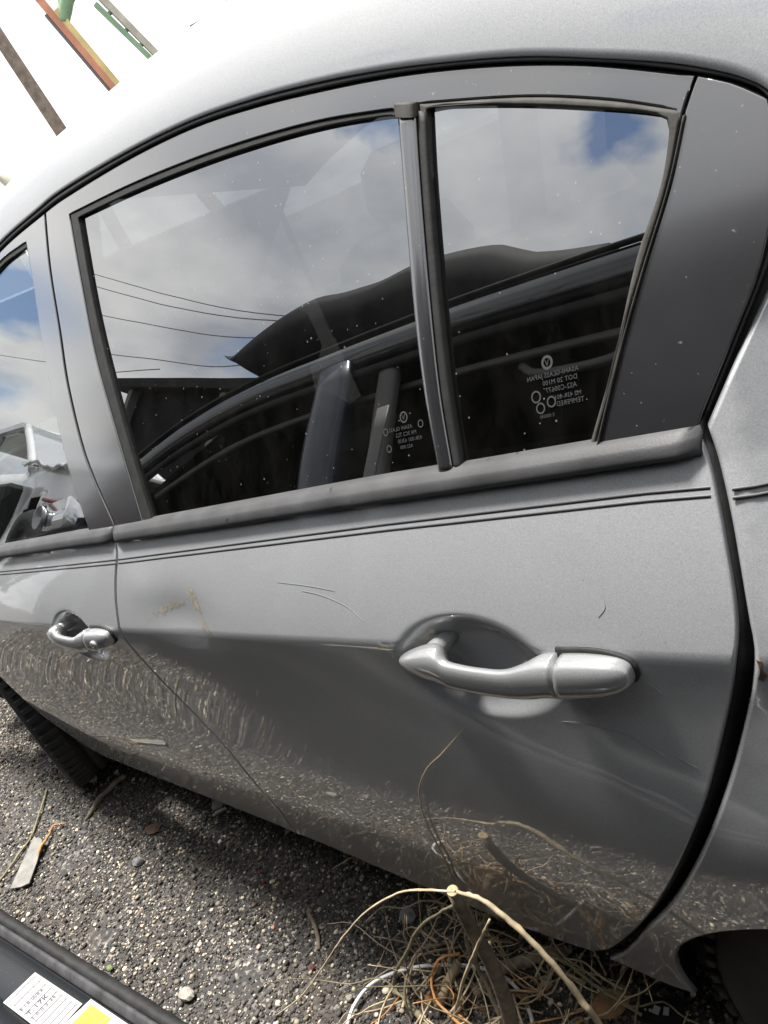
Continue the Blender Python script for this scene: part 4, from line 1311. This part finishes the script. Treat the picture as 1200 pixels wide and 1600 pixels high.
twig("hooked_twig", [(.474, .146, .06), (.498, .122, .06), (.495, .096, .04), (.484, .083, .01)], .0018, M_GREENTWIG, "small hooked twig standing below the door bottom at right", "branch")
twig("fallen_branch", [(.286, .062, .05), (.279, .027, .04), (.267, -.006, .014)], [.0075, .008, .007], M_PALETWIG, "short grey stick end tilted under the russet loop", "branch", nseg=10)
twig("fallen_branch", [(.327, .034, .03), (.361, .086, .045), (.407, .117, .05), (.457, .145, .06)], [.010, .0105, .009, .007], M_BARK, "stout brown branch stub lying right of the cut branch", "branch", nseg=10)
twig("fallen_branch", [(.157, -.011, .012), (.202, -.019, .014), (.256, -.035, .014), (.285, -.037, .012)], [.003, .005, .006, .005], M_GREENTWIG, "short grey stick crossing under the white cable at left", "branch")
twig("white_cable", [(.129, -.110, .012), (.117, -.066, .014), (.130, -.020, .018), (.185, .025, .025), (.250, .055, .03), (.311, .075, .03), (.37, .078, .025), (.415, .055, .015), (.44, .02, .010), (.45, -.03, .01)], .0032, M_CABLE, "white plastic cable looping over the gravel through the twigs", "cable", nseg=8, spline=6)
twig("russet_vine", [(.328, .046, .12), (.301, .025, .12), (.289, .003, .10), (.301, -.018, .08), (.335, -.027, .07), (.372, -.032, .05)], .0022, M_ORANGETWIG, "orange brown vine curling up among the twigs", "vine", spline=6)
twig("russet_vine", [(-1.060, -.170, .006), (-1.085, -.120, .02), (-1.120, -.080, .012), (-1.125, -.055, .02), (-1.105, -.030, .008)], [.004, .004, .0035, .003, .002], M_ORANGETWIG, "orange brown dry vine beside the wood splinter", "vine")
twig("dry_vine", [(-1.36, .03, .004), (-1.28, -.03, .010), (-1.20, -.105, .006), (-1.17, -.16, .008), (-1.14, -.245, .004), (-1.15, -.33, .004)], .003, M_GREENTWIG, "thin tan vine running over the gravel at the far left", "vine")
twig("dark_stick", [(-1.059, .160, .014), (-1.071, .086, .012), (-1.058, .045, .010), (-1.045, .002, .006)], [.009, .008, .007, .004], M_BARK, "dark charred stick lying behind the front tyre", "branch")
twig("dark_stick", [(-.12, .045, .006), (-.07, .02, .008), (-.035, -.01, .005)], .004, M_BARK, "short dark twig lying on open gravel left of the long stem", "branch")

# tangle of fine twigs
V, F = [], []
for k in range(110):
    c = np.array([RNG.uniform(.20, .58), RNG.uniform(-.06, .16), 0])
    a = RNG.uniform(0, 6.28); ln = RNG.uniform(.09, .30)
    p = [c + np.array([0, 0, RNG.uniform(.004, .05)])]
    d = np.array([math.cos(a), math.sin(a) * .6, RNG.uniform(-.1, .75)])
    for j in range(5):
        d = d + RNG.normal(0, .38, 3); d /= np.linalg.norm(d)
        q = p[-1] + d * ln / 5; q[2] = max(.004, q[2]); q[1] = min(q[1], .05 + .10 * (q[2] < .2)) if q[2] > .1 else q[1]
        p.append(q)
    v, f = tube_data(catmull(p, 3), np.linspace(RNG.uniform(.0011, .0026), .0007, 16), 5)
    b = len(V); V += v; F += [tuple(i + b for i in q) for q in f]
me = bpy.data.meshes.new("twig_tangle"); me.from_pydata([tuple(v) for v in V], [], F)
me.materials.append(M_PALETWIG); me.materials.append(M_ORANGETWIG); me.materials.append(M_BARK); me.materials.append(M_GREENTWIG)
per = len(F) // 110
me.polygons.foreach_set('material_index', [[0, 0, 2, 0, 3, 0, 0, 1][(i // per) % 8] for i in range(len(F))])
tag(link("twig_tangle", me, None), "tangle of fine dry twigs and tendrils on the gravel", "twigs", kind='stuff')


def leaf(c, ln, wd, rz, tilt, label):
    V, F = [], []
    nu, nv = 9, 5
    rr = np.random.default_rng(int(c[0] * 1000) & 255)
    for i in range(nu):
        u = i / (nu - 1)
        hw = wd * math.sin(math.pi * min(1, u * .96 + .02)) ** .8 * (1 - .25 * u)
        for j in range(nv):
            v = 2 * j / (nv - 1) - 1
            V.append(Vector(((u - .5) * ln, v * hw, .25 * hw * v * v + .012 * math.sin(5 * u) + rr.normal(0, .0012))))
    for i in range(nu - 1):
        for j in range(nv - 1):
            F.append((i * nv + j, i * nv + j + 1, (i + 1) * nv + j + 1, (i + 1) * nv + j))
    m = Matrix.Rotation(rz, 3, 'Z') @ Matrix.Rotation(tilt, 3, 'X')
    V = [m @ v + Vector(c) for v in V]
    o = mesh("dry_leaf", V, F, M_LEAF)
    md = o.modifiers.new("thick", 'SOLIDIFY'); md.thickness = .0006
    return tag(o, label, "leaf", "dry leaves in the brush")


leaf((.536, .113, .02), .07, .022, .9, .5, "large curled brown leaf near the rear wheel")
leaf((.300, .010, .03), .05, .014, 2.0, .9, "curled brown leaf under the middle of the twigs")
leaf((.335, -.02, .02), .05, .012, .3, -.6, "brown leaf at the bottom edge of the twigs")
leaf((.26, .00, .035), .045, .012, 1.3, .9, "small brown leaf left of the twigs")
leaf((.40, .06, .03), .05, .013, 2.7, .4, "brown leaf against the stout branch stub")

# ------------------------------------------------------------------ black car alongside (its open door sill carries the labels)
suv = empty("black_wagon", (0.0, -1.15, 0.0), "black car with its door removed, sill with white and yellow labels at lower left", "car")
SLOPE = 0.062


def sy(x, y): return y + SLOPE * x


def sweep(name, prof, x0, x1, mat, n=30, wav=0.0, caps=True, parent=None):
    rows = []
    for i, x in enumerate(np.linspace(x0, x1, n)):
        rows.append([(x, sy(x, y + wav * RNG.normal()), z + wav * RNG.normal()) for y, z in prof])
    return loft(name, rows, mat, parent or suv, closed=True, cap=caps)


M_SILL = simple('sill_black_paint', (0.009, 0.010, 0.012), 0.45, coat=0.2, spec=0.2, spot=((0.09, 0.09, 0.08), 300, 0.72))
M_SILL.node_tree.nodes['Principled BSDF'].inputs['Coat Roughness'].default_value = 0.12
sill = sweep("sill_panel", [(-.42, .21), (-.345, .235), (-.326, .27), (-.322, .34), (-.326, .372), (-.336, .392), (-.345, .388), (-.352, .384), (-.405, .388), (-.410, .392), (-.418, .410), (-.50, .415), (-.50, .21)], -1.5, 1.75, M_SILL, 60)
sweep("sill_lip", [(-.3265, .385), (-.3270, .398), (-.3300, .4035), (-.3345, .402), (-.3400, .394), (-.3420, .390), (-.335, .380)], -1.5, 1.75, simple("worn_lip", (0.045, 0.045, 0.048), 0.65, spec=0.15, var=.4, vscale=40), 60, parent=sill)
sweep("door_seal", [(-.305, .352), (-.304, .375), (-.308, .390), (-.316, .398), (-.325, .396), (-.3275, .385), (-.322, .35)], -1.5, 1.75, M_RUBBER, 150, wav=.0007, parent=sill)
sweep("floor", [(-.50, .36), (-.50, .40), (-1.9, .40), (-1.9, .36)], -1.5, 1.75, M_DARK, 4)
sweep("underside", [(-.40, .23), (-.45, .25), (-1.8, .25), (-1.8, .20), (-.42, .20)], -2.4, 2.2, M_DARK, 4)
# labels on the sill channel
lab = mesh("form_label", [(-.135, -.3635, .3915), (.012, -.3540, .3925), (.012, -.4080, .3950), (-.138, -.4180, .3945), (-.135, -.3635, .3905), (.012, -.3540, .3915), (.012, -.4080, .3940), (-.138, -.4180, .3935)],
           [(0, 1, 2, 3), (7, 6, 5, 4), (0, 4, 5, 1), (1, 5, 6, 2), (2, 6, 7, 3), (3, 7, 4, 0)], M_PAPER, suv, smooth=False)


def on_label(u, v, dz=.0006):
    a = np.array([-.135, -.3635, .3915]); b = np.array([.012, -.3540, .3925]); c = np.array([.012, -.4080, .3950]); d = np.array([-.138, -.4180, .3945])
    p = (a * (1 - u) + b * u) * (1 - v) + (d * (1 - u) + c * u) * v
    return p + np.array([0, 0, dz])


V, F = [], []
for u in (.06, .18, .30, .42, .54, .64, .74, .84, .93):
    for s in ((u, .06, u + .008, .94),):
        b = len(V)
        V += [on_label(s[0], s[1]), on_label(s[2], s[1]), on_label(s[2], s[3]), on_label(s[0], s[3])]
        F.append((b, b + 1, b + 2, b + 3))
for v in (.12, .30, .48, .66, .88):
    b = len(V)
    V += [on_label(.06, v, .0007), on_label(.30 if v < .8 and v > .2 else .94, v, .0007), on_label(.30 if v < .8 and v > .2 else .94, v + .012, .0007), on_label(.06, v + .012, .0007)]
    F.append((b, b + 1, b + 2, b + 3))
mesh("form_lines", V, F, M_GREYINK, lab, smooth=False)


def label_text(body, size, u, v, mat, parent, ang=90):
    vv, ff = text_mesh(body, 1.0)
    ca, sa = math.cos(math.radians(ang)), math.sin(math.radians(ang))
    V = []
    for q in vv:
        x = (q[0] * ca - q[1] * sa) * size; y = (q[0] * sa + q[1] * ca) * size
        V.append(on_label(u + x / .147, v - y / .057, .0010))
    mesh("hand_lettering", V, ff, mat, parent, smooth=False)


label_text("P I R WRA", .0085, .36, .92, M_INK, lab)
label_text("T 17K", .0135, .50, .90, M_INK, lab)
label_text("1 0/0 2-25", .0095, .60, .92, M_INK, lab)
yl = mesh("tyre_label", [(.020, -.3430, .3925), (.130, -.3370, .3935), (.130, -.3960, .3955), (.010, -.4020, .3950), (.020, -.3430, .3915), (.130, -.3370, .3925), (.130, -.3960, .3945), (.010, -.4020, .3940)],
          [(0, 1, 2, 3), (7, 6, 5, 4), (0, 4, 5, 1), (1, 5, 6, 2), (2, 6, 7, 3), (3, 7, 4, 0)], M_PAPER, suv, smooth=False)
mesh("yellow_band", [(.030, -.3480, .3935), (.085, -.3450, .3940), (.085, -.3960, .3958), (.024, -.3985, .3955)], [(0, 1, 2, 3)], M_YELLOW, yl, smooth=False)
V, F = [], []
for k, body in enumerate(("TIRE AND LOADING", "INFORMATION", "SEATING CAPACITY")):
    vv, ff = text_mesh(body, .0052)
    b = len(V)
    V += [(.034 + .0075 * k + q[1] * 1.0 + .002, -.3945 + q[0] * .9, .3962) for q in vv]; F += [tuple(i + b for i in f) for f in ff]
mesh("label_print", V, F, M_INK, yl, smooth=False)


# upper body of the black car: pillars, roof rail, roof, hood, tail
def sx3(p): return (p[0], sy(p[0], p[1]), p[2])


def bar(name, pts, wy, wz, mat, round_=.02, n=5):
    """tapered bar with an elliptical section through points (x,y,z) ; wy,wz half sizes"""
    P = catmull(pts, n)
    rows = []
    for i, p in enumerate(P):
        d = P[min(i + 1, len(P) - 1)] - P[max(i - 1, 0)]
        d = d / np.linalg.norm(d)
        s = np.array([0, 1.0, 0]); s = s - d * s.dot(d); s /= np.linalg.norm(s)
        u = np.cross(d, s)
        row = []
        for k in range(14):
            a = 2 * math.pi * k / 14
            ca, sa = math.cos(a), math.sin(a)
            q = p + s * wy * math.copysign(abs(ca) ** .7, ca) + u * wz * math.copysign(abs(sa) ** .7, sa)
            row.append(sx3(q))
        rows.append(row)
    return loft(name, rows, mat, suv, closed=True, cap=True)


RAIL = [(-1.72, -.50, 1.15), (-1.45, -.56, 1.36), (-1.15, -.60, 1.50), (-.85, -.625, 1.575), (-.5, -.64, 1.61), (0, -.645, 1.63), (.6, -.645, 1.62), (1.3, -.63, 1.58), (1.9, -.58, 1.48)]
bar("roof_rail", RAIL, .035, .045, M_BLACKPAINT)
bar("rail_seal", [(x + .03, y + .01, z - .065) for x, y, z in RAIL], .012, .014, M_RUBBER)
bar("drip_molding", [(x, y + .03, z + .045) for x, y, z in RAIL], .008, .006, M_RUBBER)
bar("centre_post", [(-.30, -.56, .40), (-.33, -.58, .80), (-.37, -.60, 1.10), (-.41, -.61, 1.30), (-.45, -.63, 1.58)], .035, .075, M_BLACKPILLAR)
bar("post_trim", [(-.12, -.60, .40), (-.14, -.62, .85), (-.17, -.63, 1.08), (-.21, -.64, 1.30), (-.25, -.65, 1.57)], .02, .035, M_GREYPL)
bar("rear_post", [(1.85, -.40, .45), (1.95, -.42, .95), (1.95, -.52, 1.30), (1.75, -.62, 1.56)], .04, .09, M_BLACKPAINT)
bar("door_frame_inner", [(x + .05, y - .05, z - .115) for x, y, z in RAIL[1:]], .010, .010, M_GREYPL)
bar("grab_handle", [(.15, -.72, 1.50), (.22, -.70, 1.46), (.38, -.70, 1.455), (.46, -.72, 1.49)], .012, .010, M_GREYPL)
bar("belt_strap", [(-.16, -.58, 1.40), (-.13, -.56, 1.10), (-.08, -.58, .70), (-.05, -.62, .45)], .003, .022, M_GREYPL)
rows = []
for x in np.linspace(-.95, 1.9, 14):
    zr = np.interp(x, [-.95, -.5, 0, .6, 1.3, 1.9], [1.56, 1.625, 1.655, 1.645, 1.60, 1.50])
    rows.append([(x, sy(x, yy), zr + .04 * (1 - ((yy + 1.25) / .65) ** 2)) for yy in np.linspace(-.62, -1.88, 12)] + [(x, sy(x, yy), zr - .05) for yy in np.linspace(-1.88, -.62, 4)])
loft("roof_skin", rows, M_COVER, suv, closed=True, cap=True)
boxes("cabin_far_side", [((.1, -1.88, .75), (3.4, .08, 1.0)), ((.1, -1.80, 1.38), (3.2, .05, .46))], M_DARK, suv)
box("rear_bulkhead", (1.98, -1.2, .90), (.10, 1.35, 1.2), M_DARK, suv)
box("front_bulkhead", (-1.55, -1.2, .75), (.08, 1.4, .75), M_DARK, suv)
box("front_seat", (-.62, -.85, .72), (.22, .5, .75), M_CLOTH, suv, Matrix.Rotation(.25, 3, 'Y'), .07)
box("back_seat", (1.35, -1.15, .72), (.24, 1.2, .75), M_CLOTH, suv, Matrix.Rotation(.25, 3, 'Y'), .07)
# front wing and hood
rows = []
for x in np.linspace(-2.65, -1.5, 12):
    t = (x + 2.65) / 1.15
    rows.append([(x, sy(x, -.34 - .10 * (1 - t) ** 2), .30), (x, sy(x, -.32 - .10 * (1 - t) ** 2), .60), (x, sy(x, -.35 - .10 * (1 - t) ** 2), .85 + .03 * t), (x, sy(x, -.42 - .08 * (1 - t) ** 2), .98 + .05 * t), (x, sy(x, -.56), 1.02 + .08 * t), (x, sy(x, -.60), .5)])
loft("front_wing", rows, M_BLACKPAINT, suv, closed=True, cap=True)
rows = []
for t in np.linspace(0, 1, 8):
    x = -1.62 - .95 * t; z = 1.13 - .06 * t + .02 * math.sin(3.1 * t)
    rows.append([(x + o, sy(x, yy), z + o * .3) for yy, o in zip(np.linspace(-.50, -1.80, 8), (.0, .02, .03, .035, .035, .03, .02, .0))] + [(x - .03, sy(x, yy), z - .02) for yy in np.linspace(-1.80, -.50, 4)])
loft("hood", rows, M_COVER, suv, closed=True, cap=True)
ws = [(-1.60, -.56, 1.13), (-1.60, -1.72, 1.13), (-.98, -1.66, 1.55), (-.98, -.66, 1.55)]
mesh("windshield", [sx3(p) for p in ws] + [sx3((p[0] + .003, p[1], p[2] - .005)) for p in ws], [(0, 1, 2, 3), (7, 6, 5, 4), (0, 4, 5, 1), (1, 5, 6, 2), (2, 6, 7, 3), (3, 7, 4, 0)], M_GLASS_CLEAR, suv, smooth=False)
for xx, yy in ((-2.0, -.52), (2.05, -.50), (-2.0, -1.80), (2.05, -1.80)):
    lathe("wheel", [(.19, -.1), (.25, -.11), (.30, -.09), (.31, -.05), (.31, .05), (.30, .09), (.25, .11), (.19, .1)], (xx, sy(xx, yy), .31), M_TYRE, suv, 40)
rows = []
for x in np.linspace(1.80, 2.75, 10):
    t = (x - 1.80) / .95
    rows.append([(x, sy(x, -.34 - .12 * t * t), .30), (x, sy(x, -.33 - .12 * t * t), .70), (x, sy(x, -.38 - .12 * t * t), 1.0), (x, sy(x, -.60), 1.06 - .04 * t), (x, sy(x, -.62), .35)])
loft("rear_quarter", rows, M_BLACKPAINT, suv, closed=True, cap=True)

# black bumper cover thrown on the roof of the black car
P = [(-1.05, -.60, 1.765), (-.97, -.60, 1.80), (-.86, -.62, 1.86), (-.70, -.64, 1.89), (-.57, -.66, 1.875), (-.44, -.68, 1.875), (-.30, -.70, 1.905), (-.12, -.72, 1.90), (.05, -.72, 1.86), (.20, -.72, 1.82), (.35, -.70, 1.78)]
rows = []
for p in catmull(P, 4):
    x, y, zt = p
    zt = zt - .015 + np.interp(x, [-1, -.5, 0, .12, .35], [.02, .055, .045, .010, .0])
    lowz = lambda v: max(v, zt - np.interp(x, [-1.05, -.95, -.8, -.72], [.03, .13, .34, .45]))
    yy = sy(x, y)
    rows.append([(x, yy + .00, zt - .015), (x, yy + .04, lowz(zt - .07)), (x, yy + .05, lowz(max(1.66, zt - .14))), (x, yy + .03, lowz(1.655)), (x, yy - .02, lowz(1.65)), (x, yy - .06, lowz(1.66)), (x, yy - .10, zt - .03), (x, yy - .06, zt - .005)])
bc = loft("bumper_cover", rows, M_COVER, None, closed=True, cap=True)
tag(bc, "loose black plastic bumper cover lying on the roof of the black car", "car part")

# dark open shed across the yard (mirrored above the black car)
ds = empty("dark_shed", (-7.5, -4.6, 0), "black mono-pitch shed across the yard, mirrored in the rear side window", "building")
def prism(name, x0, x1, y0, y1, zb0, zb1, zt0, zt1, mat, parent):
    V = [(x0, y0, zb0), (x1, y0, zb1), (x1, y1, zb1), (x0, y1, zb0), (x0, y0, zt0), (x1, y0, zt1), (x1, y1, zt1), (x0, y1, zt0)]
    o = mesh(name, V, [(0, 3, 2, 1), (4, 5, 6, 7), (0, 1, 5, 4), (1, 2, 6, 5), (2, 3, 7, 6), (3, 0, 4, 7)], mat, parent, smooth=False)
    fix_normals(o.data)
    return o
prism("shed_wall", -9.2, -3.6, -5.6, -3.75, 0, 0, 4.10, 3.05, M_DARK, ds)
prism("shed_roof", -9.8, -3.2, -5.8, -3.5, 4.22, 3.00, 4.36, 3.14, M_COVER, ds)
for xx in (-9.0, -6.4, -3.8):
    prism("shed_post", xx - .06, xx + .06, -3.72, -3.60, 0, 0, np.interp(xx, [-9.8, -3.2], [4.20, 2.98]), np.interp(xx, [-9.8, -3.2], [4.20, 2.98]), M_SHED, ds)

# ------------------------------------------------------------------ wrecked white car beyond the black one, on a stack of tyres
wh = empty("white_wreck", (-3.9, -1.6, .6), "crumpled white car wreck with bare headlight propped on tyre stacks behind the black car", "car")


def crumple(name, x0, x1, y0, y1, zf, mat, amp, nx=26, ny=20, th=.02, holes=False):
    V, F = [], []
    ph = RNG.uniform(0, 6, 8)
    for i in range(nx):
        for j in range(ny):
            x = x0 + (x1 - x0) * i / (nx - 1); y = y0 + (y1 - y0) * j / (ny - 1)
            z = zf(x, y) + amp * (math.sin(9 * x + ph[0]) * math.sin(7 * y + ph[1]) + .6 * abs(math.sin(17 * x + 9 * y + ph[2])) + .4 * math.sin(31 * y - 12 * x + ph[3])) + RNG.normal(0, amp * .03)
            V.append((x, y, z))
    for i in range(nx - 1):
        for j in range(ny - 1):
            F.append((i * ny + j, (i + 1) * ny + j, (i + 1) * ny + j + 1, i * ny + j + 1))
    o = mesh(name, V, F, mat, wh, smooth=True)
    md = o.modifiers.new("thick", 'SOLIDIFY'); md.thickness = th
    return o


crumple("crushed_hood", -3.7, -2.25, -2.2, -.85, lambda x, y: 1.62 - .16 * (x + 3.7) / 1.45, M_WHITE, .035)
# torn side wing, standing
V, F = [], []
nx, nz = 24, 10
for i in range(nx):
    for j in range(nz):
        x = -4.6 + 2.35 * i / (nx - 1); z = .95 + .62 * j / (nz - 1)
        y = -.80 - .10 * math.sin(j / (nz - 1) * 1.5) + .025 * math.sin(7 * x + 4 * z) + RNG.normal(0, .002)
        V.append((x, y, z))
for i in range(nx - 1):
    for j in range(nz - 1):
        x = (V[i * nz + j][0] + V[(i + 1) * nz + j][0]) / 2; z = (V[i * nz + j][2] + V[i * nz + j + 1][2]) / 2
        if (x + 3.25) ** 2 + (z - .98) ** 2 < .37 ** 2: continue
        if x > -2.85 and 1.10 < z < 1.30: continue
        if math.sin(5 * x + 1) * math.sin(9 * z) > .72 and x > -3.0: continue
        F.append((i * nz + j, (i + 1) * nz + j, (i + 1) * nz + j + 1, i * nz + j + 1))
o = mesh("torn_wing", V, F, M_WHITE, wh, smooth=True)
md = o.modifiers.new("thick", 'SOLIDIFY'); md.thickness = .006
hl = loft("headlight", [[(x, -.80 - k * (x + 2.9) * .35, z0) for k, z0 in ((0, 1.12), (.3, 1.12 + .02), (.3, 1.28 - .13 * (x + 2.9)), (0, 1.30 - .13 * (x + 2.9)), (-.5, 1.28), (-.5, 1.12))] for x in np.linspace(-2.88, -2.15, 8)], M_LENS, wh, closed=True, cap=True)
for k in range(3):
    lathe("lamp_reflector", [(.015, -.02), (.06, .0), (.07, .03), (.06, .03), (.02, -.01)], (-2.75 + .2 * k, -.76 - .03 * k, 1.20), M_CHROME, hl, 24)
tube("lamp_trim", [(-2.9, -.79, 1.32), (-2.5, -.82, 1.27), (-2.12, -.9, 1.20)], .012, M_RED, hl)
lathe("wheel", [(.17, -.1), (.28, -.1), (.31, -.06), (.31, .06), (.28, .1), (.17, .1)], (-3.25, -.92, .98), M_TYRE, wh, 40)
lathe("rim", [(.02, .05), (.05, .07), (.16, .06), (.18, .09), (.19, .05), (.02, .02)], (-3.25, -.92, .98), M_RIM, wh, 30)
boxes("cabin", [((-5.0, -1.5, 1.20), (2.6, 1.40, .55)), ((-2.6, -1.5, 1.15), (.8, 1.2, .35))], M_DARK, wh, .03)
bars = [((-3.75, -.95, 1.60), (-4.5, -1.05, 2.02)), ((-3.75, -2.1, 1.60), (-4.5, -2.0, 2.02)), ((-4.5, -1.05, 2.02), (-6.0, -1.05, 2.05)), ((-4.5, -2.0, 2.02), (-6.0, -2.0, 2.05)), ((-4.55, -1.05, 2.02), (-4.50, -2.0, 2.02)), ((-5.2, -.98, 1.5), (-5.2, -1.05, 2.04))]
for a, b in bars: tube("cabin_pillar", [a, tuple((np.array(a) + np.array(b)) / 2 + np.array([0, 0, .02])), b], .035, M_WHITE, wh, 10)
mesh("roof_panel", [(-4.5, -1.0, 2.05), (-6.0, -1.0, 2.08), (-6.0, -2.05, 2.08), (-4.5, -2.05, 2.05), (-4.5, -1.0, 2.01), (-6.0, -1.0, 2.04), (-6.0, -2.05, 2.04), (-4.5, -2.05, 2.01)], [(0, 1, 2, 3), (7, 6, 5, 4), (0, 4, 5, 1), (1, 5, 6, 2), (2, 6, 7, 3), (3, 7, 4, 0)], M_WHITE, wh, smooth=False)
p_ws = [(-3.72, -.98, 1.60), (-3.72, -2.08, 1.60), (-4.5, -2.0, 2.02), (-4.5, -1.06, 2.02)]
mesh("windshield", p_ws + [(p[0] + .004, p[1], p[2] - .006) for p in p_ws], [(0, 1, 2, 3), (7, 6, 5, 4), (0, 4, 5, 1), (1, 5, 6, 2), (2, 6, 7, 3), (3, 7, 4, 0)], M_GLASS_DARK, wh, smooth=False)
for k, (x, y) in enumerate(((-2.9, -1.2), (-2.9, -2.0), (-5.5, -1.2), (-5.5, -2.0))):
    for j in range(4):
        o = lathe("old_tyre", [(.18, -.09), (.26, -.10), (.31, -.06), (.31, .06), (.26, .10), (.18, .09)], (0, 0, 0), M_TYRE, None, 28)
        o.matrix_world = Matrix.Translation((x + RNG.normal(0, .02), y, .1 + .205 * j)) @ Matrix.Rotation(math.pi / 2, 4, 'X')
        tag(o, "old black tyre, %s in the %s stack under the white wreck" % (("bottom one", "second from the ground", "second from the top", "top one")[j], ("nearest", "near far-side", "far", "far back")[k]), "tyre", "tyres stacked under the white wreck")

# ------------------------------------------------------------------ far behind: poles, lift masts, shed, wires


def at(az, el, dist):
    a = math.radians(az); h = dist
    return (1.126 + h * math.cos(a), -.423 + h * math.sin(a), 1.244 + h * math.tan(math.radians(el)))


def squared(name, a, b, w1, w2, mat, parent, n=4):
    a = np.array(a, float); b = np.array(b, float)
    d = (b - a) / np.linalg.norm(b - a)
    s = np.cross(d, np.array([math.cos(math.radians(142)), math.sin(math.radians(142)), 0])); s /= np.linalg.norm(s)
    u = np.cross(d, s)
    rows = [[tuple(p + s * sx_ * w1 / 2 + u * sy_ * w2 / 2) for sx_, sy_ in ((-1, -1), (1, -1), (1, 1), (-1, 1))] for p in (a, a + (b - a) * .5, b)]
    return loft(name, rows, mat, parent, closed=True, cap=True, smooth=False)


def extend(p, q, k): return tuple(np.array(q) + (np.array(q) - np.array(p)) * k)


p0, p1 = at(146.75, 15.3, 15.0), at(146.1, 9.6, 15.0)
tag(tube("utility_pole", [extend(p1, p0, 1.2), p0, p1, (p1[0], p1[1] + .1, 0)], [.10, .105, .112, .13], M_POLE, None, 14, 0), "weathered brown wooden utility pole beyond the car roof at far left", "pole")
D = 10.0
top, bot = at(143.6, 16.6, D), at(141.6, 10.0, D)
low = extend(top, bot, 1.5)
mast = empty("orange_mast", (low[0], low[1], 0), "orange and yellow painted steel mast leaning beyond the car roof", "mast")


def side(p, k): return tuple(np.array(p) + np.array([math.sin(math.radians(142)), -math.cos(math.radians(142)), 0]) * k)


squared("mast_rail", side(extend(bot, top, 1.0), -.015), side(low, -.015), .075, .10, M_ORANGE, mast)
mid = tuple(np.array(top) * .82 + np.array(bot) * .18)
squared("mast_rail", side(mid, .05), side(low, .05), .062, .10, M_YELLOWP, mast)
squared("mast_tube", side(mid, -.072), side(low, -.072), .032, .05, M_SHED, mast)
t2, b2 = at(140.5, 15.4, D), at(138.6, 11.0, D)
low2 = extend(t2, b2, 2.0)
gm = empty("green_mast", (low2[0], low2[1], 0), "green and cream painted boom with a bracket leaning beyond the car roof", "mast")
squared("mast_rail", side(extend(b2, t2, .6), .04), side(low2, .04), .07, .10, M_PALEPIPE, gm)
squared("mast_tube", side(extend(b2, t2, -.1), -.06), side(b2, -.04), .05, .08, M_GREEN, gm)
for k_ in (.25, .5, .72):
    pq = tuple(np.array(top) * (1 - k_) + np.array(bot) * k_)
    box("mast_clamp", side(pq, -.03), (.05, .05, .03), M_SHED, mast, Matrix.Rotation(.6, 3, 'Z'), .006)
    pq = tuple(np.array(t2) * (1 - k_) + np.array(b2) * k_)
    box("mast_clamp", side(pq, -.02), (.05, .05, .035), M_GREEN, gm, Matrix.Rotation(.6, 3, 'Z'), .006)
tube("bracket", [at(141.0, 16.2, D), at(141.9, 15.9, D), at(142.5, 15.3, D), at(142.9, 14.8, D)], [.10, .08, .075, .06], M_GREEN, gm, 10)
tube("bracket_rod", [at(142.6, 16.5, D), at(142.2, 15.4, D)], .03, M_SHED, gm, 8, 0)
c3 = at(132.9, 12.3, D)
squared("mast_rail", (c3[0], c3[1], c3[2] + .5), at(132.7, 6, D), .12, .12, M_ORANGE, mast)
q0, q1 = at(150.9, 9.3, 12), at(150.2, 7.6, 12)
tag(tube("pale_post", [extend(q1, q0, .25), q1, (q1[0], q1[1], 0)], .07, M_PALEPIPE, None, 12, 0), "short pale green post at the left edge behind the roof", "post")
sh = empty("shed", (at(150, 0, 24)[0], at(150, 0, 24)[1], 0), "dark grey metal shed roof edge behind the sedan at far left", "building")
sc_ = at(151.5, 8.4, 22)
boxes("shed_wall", [((sc_[0] - 3, sc_[1] - 2.0, 1.7), (6, 6, 3.4), Matrix.Rotation(math.radians(60), 3, 'Z'))], M_SHED, sh)
boxes("shed_roof", [((sc_[0] - 3, sc_[1] - 2.0, 3.75), (7, 7, .7), Matrix.Rotation(math.radians(60), 3, 'Z'))], M_SHED, sh)
vt = at(135.5, 11.9, 8)
vs_o = empty("vent_stack", (vt[0], vt[1], 0), "small grey capped vent stack peeking above the car roof", "vent")
tube("vent_pipe", [(vt[0], vt[1], 0), (vt[0], vt[1], vt[2] - .02)], .03, M_SHED, vs_o, 10, 0)
box("vent_cap", (vt[0], vt[1], vt[2]), (.11, .09, .07), M_SHED, vs_o, Matrix.Rotation(.5, 3, 'Z'), .01)

WIRES = [((-32.84, -9.0, 16.49), (-22.98, -9.0, 12.4), (-15.81, -9.0, 9.6)), ((-31.44, -9.0, 15.34), (-22.59, -9.0, 11.82), (-15.7, -9.0, 9.36)),
         ((-28.81, -9.0, 13.09), (-21.84, -9.0, 10.7), (-16.06, -9.0, 8.87)), ((-25.82, -9.0, 10.51), (-20.83, -9.0, 9.15), (-16.59, -9.0, 8.07)),
         ((-44.77, -9.0, 14.41), (-34.06, -9.0, 11.82), (-27.0, -9.0, 9.9))]
for k, pts in enumerate(WIRES):
    a, b, c = [np.array(p) for p in pts]
    path = [tuple(a + (a - b) * 1.2), tuple(a), tuple(b), tuple(c), tuple(c + (c - b) * .9 + np.array([0, 0, .6]))]
    tag(tube("power_line", path, .018, M_SHED, None, 6, 6), "black power line mirrored in the glass, %s" % ("topmost of the wires in the rear window", "second wire from the top in the rear window", "third wire from the top in the rear window", "lowest wire in the rear window", "the wire crossing the front window")[k], "power line", "overhead power lines")
